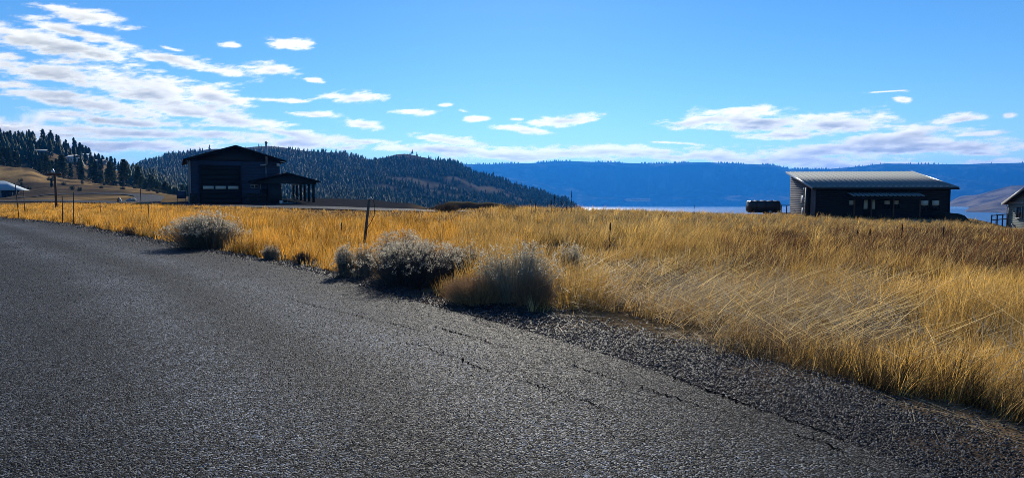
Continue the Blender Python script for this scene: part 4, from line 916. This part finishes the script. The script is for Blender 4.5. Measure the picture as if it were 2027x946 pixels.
# skyline pines of the left hill
for px, Y, h in [(3,640,12),(8,640,14),(18,600,9),(92,560,15),(105,540,12),(107,545,15),(119,540,13),(137,540,12),(152,545,15),(156,550,12),(164,545,13),(169,540,12),(176,545,13),(181,548,13),(194,540,9),(200,545,11),(207,540,10),(216,545,10),(224,545,13),(232,550,12)]:
    pine(px, Y, h*0.78, 'pine standing against the sky on the crest of the left hill', 'skyline pines of the left hill')
def forest(name, n, samp, label, hmin, hmax, seed, layers=4):
    r = np.random.default_rng(seed); x, y = samp(r, n); z = H(x, y); n = len(x)
    h = r.uniform(hmin, hmax, n); w = h*r.uniform(0.20, 0.34, n); sides = 5; Vs = []; Fs = []; Cs = []; base = 0
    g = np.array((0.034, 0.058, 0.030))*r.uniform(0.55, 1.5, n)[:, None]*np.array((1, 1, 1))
    for l in range(layers):
        t0 = 0.08 + 0.78*l/layers; t1 = min(1.0, t0 + 0.42); rad = w*(1 - l/layers)**0.8*(1.0)
        a0 = r.uniform(0, 6.28, n)
        ring = np.zeros((n, sides+1, 3))
        for k in range(sides):
            a = a0 + 2*math.pi*k/sides + r.uniform(-.4, .4, n); q = rad*r.uniform(0.55, 1.25, n)
            ring[:, k, 0] = x + q*np.cos(a); ring[:, k, 1] = y + q*np.sin(a); ring[:, k, 2] = z + h*(t0 + r.uniform(-.05, .05, n))
        ring[:, sides, 0] = x + 0.02*h*r.standard_normal(n); ring[:, sides, 1] = y; ring[:, sides, 2] = z + h*t1
        idx = base + (np.arange(n)*(sides+1))[:, None]
        for k in range(sides): Fs.append(np.concatenate([idx+k, idx+(k+1) % sides, idx+sides], 1))
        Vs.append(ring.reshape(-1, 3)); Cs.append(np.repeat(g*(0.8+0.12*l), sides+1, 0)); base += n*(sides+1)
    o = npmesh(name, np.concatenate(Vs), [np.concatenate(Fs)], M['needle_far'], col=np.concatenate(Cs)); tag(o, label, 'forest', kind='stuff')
def samp_ridge(r, n):
    px = r.uniform(250, 1150, n*3); Y = 330*np.exp(r.random(n*3)*math.log(1450/330)); x = (px-CX)/F*Y
    d = fbm(x*0.012, Y*0.02, 77, 5); z = H(x, Y); ok = (d < 0.60 + 0.05*r.standard_normal(n*3)) & ((Y > 480) | (px < 420))
    bald = (z > 64) & (px > 720) & (r.random(n*3) < 0.9); bald2 = (z > 78) & (px > 330) & (r.random(n*3) < 0.96)
    ok &= ~bald & ~bald2 & (z > LAKE + 2) & ~((px < 380) & (Y < 420))
    return x[ok][:n], Y[ok][:n]
forest('forest', 14000, samp_ridge, 'conifer forest covering the ridge behind the workshop', 5, 11.5, 5)
def samp_left(r, n):
    px = r.uniform(-60, 380, n*2); Y = r.uniform(420, 760, n*2); x = (px-CX)/F*Y; c = fbm(x*0.02, Y*0.03, 91, 3); z = H(x, Y)
    ok = ~((px > 75) & (px < 270) & (Y < 600) & (c > 0.43)) & ~((px > 10) & (px < 95) & (Y > 590))
    return x[ok][:n], Y[ok][:n]
forest('hill_forest', 1500, samp_left, 'far pines filling the wood on the left hill', 5, 9, 6)
def samp_far(r, n):
    px = r.uniform(880, 2040, n); k = r.random(n); Y = 7600 - 500*k*k; out = []
    return (px-CX)/F*Y, Y
def far_forest():
    r = np.random.default_rng(8); px = np.sort(r.uniform(890, 2035, 900)); dn = fbm(px*0.02, px*0, 201, 3); px = px[(dn > 0.42) & ~((px > 1640) & (r.random(len(px)) < 0.8))]
    z = np.array([far_h(p, 31)[0] for p in px]); Y = far_h(1000, 31)[1]; x = (px-CX)/F*Y; h = r.uniform(10, 26, len(px)); n = len(px); w = h*0.22
    V = np.stack([np.stack([x-w, np.full(n, Y), z-4], -1), np.stack([x+w, np.full(n, Y)-w, z-4], -1), np.stack([x, np.full(n, Y)+w, z-4], -1), np.stack([x, np.full(n, Y), z+h], -1)], 1).reshape(-1, 3)
    i = (np.arange(n)*4)[:, None]; Fq = np.concatenate([i+[0, 1, 3], i+[1, 2, 3], i+[2, 0, 3]])
    o = npmesh('far_forest', V, Fq, M['needle_far'], col=np.tile((0.03, 0.04, 0.03), (len(V), 1))); tag(o, 'line of distant trees along the plateau rim across the lake', 'trees', kind='stuff')
far_forest()

# ------------------------------------------------------------------ grass, shrubs, gravel
def strips(P0, P1, P2, P3, w, colr, face):
    """curved tapering blades through four points; face = sideways unit vectors"""
    n = len(P0); s0 = face*w[:, None]
    V = np.stack([P0 - s0*0.5, P0 + s0*0.5, P1 - s0*0.5, P1 + s0*0.5, P2 - s0*0.34, P2 + s0*0.34, P3], 1).reshape(-1, 3)
    i = (np.arange(n)*7)[:, None]
    return V, np.concatenate([i+[0, 1, 3, 2], i+[2, 3, 5, 4]]), np.concatenate([i+[4, 5, 6]]), np.repeat(colr, 7, 0)
def blades(x, y, z, h, lean, ldir, w, colr, r, droop=0.5):
    n = len(x); P0 = np.stack([x, y, z-0.02], 1); d = np.stack([np.cos(ldir), np.sin(ldir), np.zeros(n)], 1)
    f = lambda t, k: P0 + d*(h*np.sin(lean)*(t + droop*t*t)*k)[:, None] + np.array([0, 0, 1.0])*(h*(np.cos(lean)*t - 0.22*droop*np.sin(lean)*t*t*1.6))[:, None]
    a = r.uniform(0, math.pi, n)*0.5 - math.pi/4; face = np.stack([np.cos(a), np.sin(a), np.zeros(n)], 1)
    return strips(P0, f(.36, 1), f(.7, 1), f(1.0, 1), w, colr, face)
BUSHES = []
def build_grass():
    r = np.random.default_rng(11); NT = 150000
    # tufts first, thinning out with distance; then the blades of every tuft
    u = r.uniform(-0.80, 0.80, NT); Y = (4.0**0.5 + r.random(NT)*(82.0**0.5 - 4.0**0.5))**(1/0.5); x = u*Y; sd = side(x, Y); px = CX + F*u
    lim = np.interp(px, [-200, 0, 200, 350, 460, 640, 830, 880, 1000, 1600, 2200], [150, 116, 90, 74, 64, 56.5, 52.5, 64, 70, 64, 66])
    edge_n = 0.9*(fbm(x*0.9, Y*0.9, 401, 3) - 0.42)
    cov = fbm(x*0.9, Y*0.9, 411, 3); big = fbm(x*0.22, Y*0.22, 421, 3)
    ok = (sd > 0.05 + edge_n*np.where(px > 1000, 1.0, 0.35)) & (Y < lim) & (r.random(NT) < np.where(px > 1050, 0.05, 0.35) + 2.2*(cov - 0.3))
    for (bx, by, br) in BUSHES: ok &= np.hypot(x-bx, Y-by) > br
    x, Y, px, sd, cov, big = [q[ok] for q in (x, Y, px, sd, cov, big)]; T = len(x)
    z = H(x, Y); gy = YH + F*(EYE - z)/Y                                # where its foot shows in the picture
    weeds = sstep(1380, 1560, px)*sstep(452, 470, gy)*(1-sstep(520, 580, gy + 70*(big-.5)))*(0.15+1.0*sstep(0.3, 0.6, fbm(x*.5, Y*.5, 431, 3)))
    crest = sstep(960, 1120, px)*(1-sstep(455, 500, gy + 50*(big-.5)))
    red = sstep(480, 600, px)*(1-sstep(960, 1040, px))*(1-sstep(436, 456, gy + 20*(cov-.5))) + 0.6*sstep(300, 400, px)*(1-sstep(480, 600, px))*(1-sstep(428, 440, gy))
    flat = sstep(1090, 1230, px)*(1-sstep(1700, 1900, px))*sstep(545, 590, gy)*(1-sstep(680, 740, gy))*sstep(0.36, 0.52, fbm(x*.5, Y*.7, 441, 3))
    gold = np.array((0.66, 0.37, 0.07)); straw = np.array((0.68, 0.52, 0.26)); tan = np.array((0.40, 0.31, 0.18)); dark = np.array((0.075, 0.048, 0.036)); rust = np.array((0.20, 0.10, 0.055))
    pick = lambda p: (r.random(T) < p)
    rt = sstep(900, 1250, px)[:, None]; C = (gold*(1-rt) + np.array((0.66, 0.46, 0.15))*rt)*(0.35 + 1.05*sstep(0.25, 0.65, fbm(x*1.1, Y*1.1, 481, 3)))[:, None]*r.uniform(0.6, 1.2, T)[:, None]; left = px < 900
    C = np.where(pick(np.where(left, 0.05, 0.30))[:, None], straw, C); C = np.where(pick(np.where(left, 0.03, 0.55*sstep(0.45, 0.6, fbm(x*0.28, Y*0.28, 491, 3))))[:, None], np.array((0.25, 0.19, 0.09)), C); C = np.where(pick(0.07)[:, None], rust, C)
    mix = fbm(x*0.45, Y*0.45, 451, 3); C = np.where((pick(sstep(0.42, 0.62, mix)*np.where(left, 0.25, 0.7)))[:, None], np.array((0.50, 0.34, 0.12)), C)
    isc = pick(crest*0.85); k = r.random(T)[:, None]; C = np.where(isc[:, None], np.where(k < 0.40, tan, np.where(k < 0.75, np.array((0.25, 0.225, 0.14)), np.where(k < 0.88, np.array((0.12, 0.09, 0.07)), gold))), C)
    isd = pick(np.clip(weeds*1.35, 0, 0.93)); k = r.random(T)[:, None]; C = np.where(isd[:, None], np.where(k < 0.6, dark, np.where(k < 0.85, rust, tan)), C)
    isr = pick(red*0.9); k = r.random(T)[:, None]; C = np.where(isr[:, None], np.where(k < 0.5, np.array((0.11, 0.07, 0.055)), np.where(k < 0.85, tan, rust)), C)
    isf = pick(flat*0.9); C = np.where(isf[:, None], np.array((0.78, 0.56, 0.25)), C)
    ise = pick(sstep(1150, 1300, px)*(1-sstep(0.35, 0.9, sd))*0.75 + 0.3*(1-sstep(0.1, 0.35, sd))) & ~isf; C = np.where(ise[:, None], np.where(r.random(T)[:, None] < 0.7, np.array((0.05, 0.042, 0.028)), np.array((0.22, 0.15, 0.07))), C)  # edge tufts mostly near-black, painting in the shade under the grass edge
    h = (0.48 + 0.35*(cov - .45) + 0.30*(big - .5))*(0.62 + 0.8*fbm(x*0.75, Y*0.75, 499, 3))*r.uniform(0.5, 1.25, T)
    h = np.where(px < 620, h*1.1 + 0.03, h); h = np.where(isd, h*1.12, h); h = np.where(isr, h*0.62, h); h = np.where(isc, h*0.74, h)
    h = np.where(px > 1000, h*0.88, h); h = np.where(isf, h*0.62, h)
    far_l = sstep(30, 46, Y)*(1-sstep(880, 1000, px)); h *= 1 - 0.50*far_l
    h *= 0.5 + 0.5*sstep(0.0, 0.9, sd)
    rg = sstep(950, 1500, px); swirl = (fbm(x*0.3, Y*0.3, 461, 2) - .5)*3.0
    wl = np.abs(r.normal(0.06 + 0.34*rg*(0.4 + 1.2*fbm(x*.35, Y*.35, 471, 2)), 0.08 + 0.10*rg, T)); wd = r.normal(0.2, 0.45, T) + 0.5*swirl       # wind lean of the tuft
    # blades
    nb = 430000; p = (Y/8.0)**-0.25; p /= p.sum(); b = r.choice(T, nb, p=p); n = nb
    rad = (0.030 + 0.045*r.random(T))[b]*(np.maximum(Y[b], 6)/8)**0.35; a = r.uniform(0, 6.283, n); q = np.sqrt(r.random(n))
    bx = x[b] + rad*q*np.cos(a); by = Y[b] + rad*q*np.sin(a); bz = z[b]
    lean_x = np.sin(wl[b])*np.cos(wd[b]) + 0.30*q*np.cos(a) + 0.08*r.standard_normal(n); lean_y = np.sin(wl[b])*np.sin(wd[b]) + 0.30*q*np.sin(a) + 0.08*r.standard_normal(n)
    lean = np.arcsin(np.clip(np.hypot(lean_x, lean_y), 0.01, 0.97)); ld = np.arctan2(lean_y, lean_x)
    fb = isf[b] & (r.random(n) < 0.8); lean = np.where(fb, r.uniform(1.1, 1.52, n), lean); ld = np.where(fb, r.normal(0.2, 0.8, n) + 1.5*swirl[b], ld)
    bh = h[b]*np.where(r.random(n) < 0.25, r.uniform(0.25, 0.6, n), r.uniform(0.7, 1.15, n)); bz = np.where(fb, bz + r.uniform(0.02, 0.30, n), bz)
    w = 0.0040*(Y[b]/6.0)**0.72*r.uniform(0.6, 1.4, n)
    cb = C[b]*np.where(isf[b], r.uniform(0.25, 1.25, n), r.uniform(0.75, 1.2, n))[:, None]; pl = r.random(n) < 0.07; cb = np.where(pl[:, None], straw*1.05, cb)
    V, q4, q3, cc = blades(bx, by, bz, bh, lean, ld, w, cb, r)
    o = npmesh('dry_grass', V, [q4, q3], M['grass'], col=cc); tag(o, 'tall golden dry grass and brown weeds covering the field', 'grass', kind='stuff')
    # loose pale straws lying across the grass and out on to the shoulder
    m = 9000; f_ = r.random(m) < 0.6; px = np.where(f_, r.uniform(1100, 1780, m), r.uniform(1050, 2060, m)); gy = np.where(f_, r.uniform(548, 720, m), r.uniform(540, 850, m)); g = np.array([gp(a, b)[:2] for a, b in zip(px, gy)]); sd = side(g[:, 0], g[:, 1])
    ok = (sd > -0.5) & (r.random(m) < 0.15 + 2.4*(fbm(g[:, 0]*0.8, g[:, 1]*0.8, 505, 3) - .35)) & ((sd > 0.1) | (r.random(m) < 0.25)) & (sd < 6); g = g[ok]; sd = sd[ok]; m = len(g)
    z = H(g[:, 0], g[:, 1]) + np.where(sd > 0.4, r.uniform(0.05, 0.4, m), 0.03)
    V, q4, q3, cc = blades(g[:, 0], g[:, 1], z, r.uniform(0.25, 0.75, m), np.where(sd > 0.4, r.uniform(0.9, 1.5, m), 1.52), np.where(r.random(m) < 0.3, r.uniform(0, 6.28, m), r.normal(0.3, 1.0, m)), r.uniform(0.003, 0.008, m), np.tile((0.88, 0.74, 0.46), (m, 1))*r.uniform(.7, 1.1, m)[:, None], r, 0.15)
    o = npmesh('loose_straw', V, [q4, q3], M['grass'], col=cc); tag(o, 'pale broken straws strewn over the grass and the gravel shoulder', 'straw', kind='stuff')
def shrub(name, px, py, Y, wd, ht, n, label, stemc, headc, heads=0.6, seed=1, up=0.6, grp=None, headsize=0.022, tw=0.004):
    """a rounded bush of many fine stems, the tips carrying pale seed fluff"""
    r = np.random.default_rng(seed); p = at(px, py, Y); x0, y0 = p[0], p[1]; z0 = hz(x0, y0); root = empty(name, (x0, y0, z0))
    if Y < 60: BUSHES.append((x0, y0, wd*0.55))
    # stems leave a narrow crown and fan out to a dome
    a = r.uniform(0, 6.283, n); rr = np.sqrt(r.random(n)); lobes = 1 + 0.22*np.sin(3*a+seed) + 0.15*np.sin(5*a+2*seed)
    NC = 34; clus = r.integers(0, NC, n); ca = r.uniform(0, 6.283, NC); cr = np.sqrt(r.random(NC)); k = 0.86
    tx = (k*cr[clus]*np.cos(ca[clus]) + 0.26*rr*np.cos(a))*lobes; ty = (k*cr[clus]*np.sin(ca[clus]) + 0.26*rr*np.sin(a))*lobes
    q = np.clip(np.hypot(tx, ty), 0, 1.2); ch = r.uniform(0.74, 1.10, NC)[clus]
    tip = np.stack([tx*wd/2, ty*wd/2*0.85, ht*ch*np.sqrt(np.clip(1.12 - 0.80*q*q, 0.06, 2))*(1 - 0.45*r.random(n)**2.2)], 1)
    P0 = np.stack([tx*wd*0.26 + 0.03*r.standard_normal(n), ty*wd*0.22 + 0.03*r.standard_normal(n), np.full(n, -0.03)], 1)
    mid = P0*(1-.4) + tip*.4; mid[:, 2] += up*0.10*ht; P2 = P0*(1-.75) + tip*.75; P2[:, 2] += up*0.08*ht
    an = r.uniform(-.8, .8, n); face = np.stack([np.cos(an), np.sin(an), np.zeros(n)], 1)
    c = np.array(stemc)*r.uniform(0.6, 1.35, n)[:, None]
    V, q4, q3, cc = strips(P0, mid, P2, tip, tw*r.uniform(.7, 1.6, n), c, face)
    # short side leaves
    m = n*3; b = r.integers(0, n, m); t = r.uniform(0.3, 1.0, m)[:, None]; A = np.where(t < .75, mid[b] + (P2[b]-mid[b])*((t-.3)/.45), P2[b] + (tip[b]-P2[b])*((t-.75)/.25))
    dv = r.standard_normal((m, 3))*0.6 + np.array([0, 0, 0.9]); dv /= np.linalg.norm(dv, axis=1)[:, None]; l = r.uniform(0.02, 0.06, m)[:, None]*(0.6+ht*0.5)
    sd = np.cross(dv, r.standard_normal((m, 3))); sd /= np.linalg.norm(sd, axis=1)[:, None]+1e-6
    V2 = np.stack([A - sd*tw*0.7, A + sd*tw*0.7, A + dv*l], 1).reshape(-1, 3); i2 = (np.arange(m)*3)[:, None] + len(V) + np.array([0, 1, 2])
    npmesh('stems', np.concatenate([V, V2]), [q4, np.concatenate([q3, i2])], M['stem'], root, col=np.concatenate([cc, np.repeat(c[b], 3, 0)]))
    if heads:
        top = tip[:, 2] > ht*0.42; sel = np.where(top & (r.random(n) < heads))[0]; m = len(sel); K = 9
        cpt = np.repeat(tip[sel], K, 0) + r.standard_normal((m*K, 3))*headsize*0.8
        d1 = r.standard_normal((m*K, 3)); d1 /= np.linalg.norm(d1, axis=1)[:, None]; d2 = np.cross(d1, r.standard_normal((m*K, 3))); d2 /= np.linalg.norm(d2, axis=1)[:, None]+1e-6
        s_ = headsize*r.uniform(.35, .8, m*K)[:, None]
        V3 = np.stack([cpt-d1*s_-d2*s_*.5, cpt-d1*s_+d2*s_*.5, cpt+d1*s_], 1).reshape(-1, 3); f3 = (np.arange(m*K)*3)[:, None] + np.array([0, 1, 2])
        npmesh('seed_heads', V3, [f3], M['fluff'], root, col=np.repeat(np.array(headc)*r.uniform(.65, 1.15, m*K)[:, None], 3, 0))
    tag(root, label, 'shrub', grp); return root
GREY = (0.12, 0.12, 0.10); CREAM = (0.62, 0.54, 0.40); TANW = (0.40, 0.24, 0.12)
shrub('rabbitbrush', 408, 490, 19.6, 2.60, 0.93, 1700, 'rounded grey bush crowned with pale fluffy seed heads, leftmost by the road', GREY, CREAM, 0.55, 3, headsize=0.034, tw=0.007)
shrub('rabbitbrush', 812, 566, 11.7, 2.25, 0.71, 2200, 'largest dark grey bush with pale tips beside the road', (0.06, 0.062, 0.062), CREAM, 0.45, 5, headsize=0.022)
shrub('rabbitbrush', 795, 545, 12.9, 1.43, 0.79, 900, 'tall-headed grey bush standing right behind the largest bush', GREY, CREAM, 0.5, 6, headsize=0.025)
shrub('rabbitbrush', 686, 545, 12.9, 0.55, 0.53, 420, 'small upright grey bush, left end of the large clump', GREY, CREAM, 0.6, 7, headsize=0.024)
shrub('rabbitbrush', 722, 545, 12.9, 0.49, 0.57, 380, 'small upright grey bush between the clump end and the largest bush', GREY, CREAM, 0.35, 8, headsize=0.02)
shrub('rabbitbrush', 915, 560, 12.2, 1.10, 0.65, 800, 'loose grey bush at the right flank of the largest bush', (0.12, 0.11, 0.08), CREAM, 0.35, 9, headsize=0.02)
shrub('tumbleweed', 945, 605, 9.75, 1.12, 0.45, 2300, 'rounded tan twiggy tumbleweed bush at the gravel edge', TANW, CREAM, 0.0, 10, up=0.1, tw=0.0032)
shrub('rabbitbrush', 1022, 604, 9.9, 1.35, 0.84, 1300, 'tall pale grey bush with open seed heads right of the tan bush', (0.30, 0.27, 0.20), CREAM, 0.30, 12, headsize=0.022)
shrub('twiggy_bush', 1055, 612, 9.5, 0.65, 0.47, 800, 'rust-brown twiggy bush at the foot of the tall pale bush', (0.32, 0.18, 0.10), CREAM, 0.0, 13, tw=0.0034)
shrub('rabbitbrush', 1128, 560, 12.0, 0.78, 0.62, 380, 'pale seed heads showing just above grass right of the tall pale bush', (0.2, 0.17, 0.11), CREAM, 0.5, 14, headsize=0.02)
shrub('small_sagebrush', 537, 516, 16.2, 0.55, 0.33, 420, 'little grey bush in the grass edge right of the leftmost bush', GREY, CREAM, 0.2, 15, headsize=0.016)
shrub('small_sagebrush', 600, 528, 15.2, 0.52, 0.29, 420, 'dark little bush in grass edge left of the large clump', (0.05, 0.045, 0.04), CREAM, 0.0, 16)
shrub('small_sagebrush', 258, 470, 25, 0.65, 0.39, 300, 'dark little bush at the grass edge left of the leftmost large bush', (0.06, 0.055, 0.05), CREAM, 0.0, 17)
shrub('tumbleweed', 884, 432, 48, 2.21, 0.86, 700, 'round dark brown bush on the field in front of the earth bank', (0.11, 0.075, 0.05), CREAM, 0.0, 18, tw=0.012)
shrub('tumbleweed', 1010, 425, 46, 1.56, 0.60, 400, 'low grey-brown bush on the crest right of the earth bank', (0.15, 0.12, 0.08), CREAM, 0.0, 19, tw=0.012)
# sagebrush dots on the left hillside
for k in range(34):
    px = random.uniform(0, 350); Y = random.uniform(185, 300); pz_ = at(px, 380, Y)
    shrub('hill_sagebrush', px, 380, Y, random.uniform(1.2, 2.6), random.uniform(0.8, 1.5), 60, 'grey sagebrush dotting the grassy left hillside', (0.10, 0.10, 0.07), CREAM, 0.0, 50+k, grp='sagebrush on the left hillside', tw=0.09)

build_grass()
def stones(name, x, y, z, s, label, colr, seed):
    r = np.random.default_rng(seed); n = len(x); k = 5; ring = np.zeros((n, k+1, 3)); a0 = r.uniform(0, 6.28, n)
    for i in range(k):
        a = a0 + 2*math.pi*i/k + r.uniform(-.3, .3, n); q = s*r.uniform(0.6, 1.2, n); ring[:, i, 0] = x + q*np.cos(a); ring[:, i, 1] = y + q*np.sin(a); ring[:, i, 2] = z - 0.15*s + s*r.uniform(-.1, .35, n)
    ring[:, k, 0] = x + s*0.4*r.standard_normal(n); ring[:, k, 1] = y + s*0.4*r.standard_normal(n); ring[:, k, 2] = z + s*r.uniform(0.45, 1.0, n)
    i0 = (np.arange(n)*(k+1))[:, None]; Fq = np.concatenate([i0 + [i, (i+1) % k, k] for i in range(k)])
    c = np.repeat(np.array(colr)*(0.3 + 2.4*r.random(n)**3)[:, None], k+1, 0)
    o = npmesh(name, ring.reshape(-1, 3), [Fq], M['chip'], col=c); tag(o, label, 'gravel', kind='stuff')
def chipm():
    m, N, L = mat_new('loose_chip'); b = N['Principled BSDF']; a = N.new('ShaderNodeAttribute'); a.attribute_name = 'Col'; L.new(a.outputs['Color'], b.inputs['Base Color'])
    b.inputs['Roughness'].default_value = 0.65; b.inputs['Specular IOR Level'].default_value = 0.15; return m
M['chip'] = chipm()
def gravel():
    r = np.random.default_rng(31); N = 400000
    # loose crushed stone on the shoulder
    u = r.uniform(-0.8, 0.8, N); Y = (3.2**0.3 + r.random(N)*(40**0.3 - 3.2**0.3))**(1/0.3); x = u*Y; sd = side(x, Y)
    wid = np.interp(Y, [3, 6, 9, 14, 40], [1.1, 0.95, 0.6, 0.4, 0.4])
    p = np.where(sd > 0, np.exp(-sd/0.25), np.exp(-np.clip(-sd - wid, 0, 9)/0.25)); p = p*(1 - 0.35*sstep(-0.9, -0.5, sd)*sstep(0.50, 0.62, fbm(x*1.5, Y*1.5, 57, 3))); ok = r.random(N) < p; x, Y = x[ok][:70000], Y[ok][:70000]
    z = H(x, Y) + 0.012; s = 0.0075*(np.maximum(Y, 4)/5)**0.7*r.uniform(0.6, 1.9, len(x)); stones('shoulder_gravel', x, Y, z, s, 'loose dark crushed gravel along the shoulder under the grass edge', (0.042, 0.043, 0.046), 32)
    # proud chips on the road near the camera
    u = r.uniform(-0.85, 0.85, N); Y = (3.0**0.2 + r.random(N)*(24**0.2 - 3.0**0.2))**(1/0.2); x = u*Y; sd = side(x, Y); ok = sd < -0.5; x, Y = x[ok][:38000], Y[ok][:38000]
    z = H(x, Y) + 0.021; s = 0.0052*(np.maximum(Y, 4)/5)**0.6*r.uniform(0.6, 1.5, len(x)); stones('road_chips', x, Y, z, s, 'stone chips standing proud of the road surface', (0.055, 0.057, 0.061), 33)
gravel()

# ------------------------------------------------------------------ the air
def haze():
    o = MB().box(-7500, 9600, -3600, 11600, -100, 420).build('haze'); m, N, L = mat_new('haze_air'); N.clear()
    v = N.new('ShaderNodeVolumePrincipled'); v.inputs['Color'].default_value = (0.03, 0.31, 1.0, 1); v.inputs['Density'].default_value = 0.72e-4; v.inputs['Anisotropy'].default_value = 0.45
    out = N.new('ShaderNodeOutputMaterial'); L.new(v.outputs[0], out.inputs['Volume']); o.data.materials.append(m); o.display_type = 'WIRE'
    tag(o, 'blue haze filling the air over the lake', 'haze', kind='stuff')
haze()
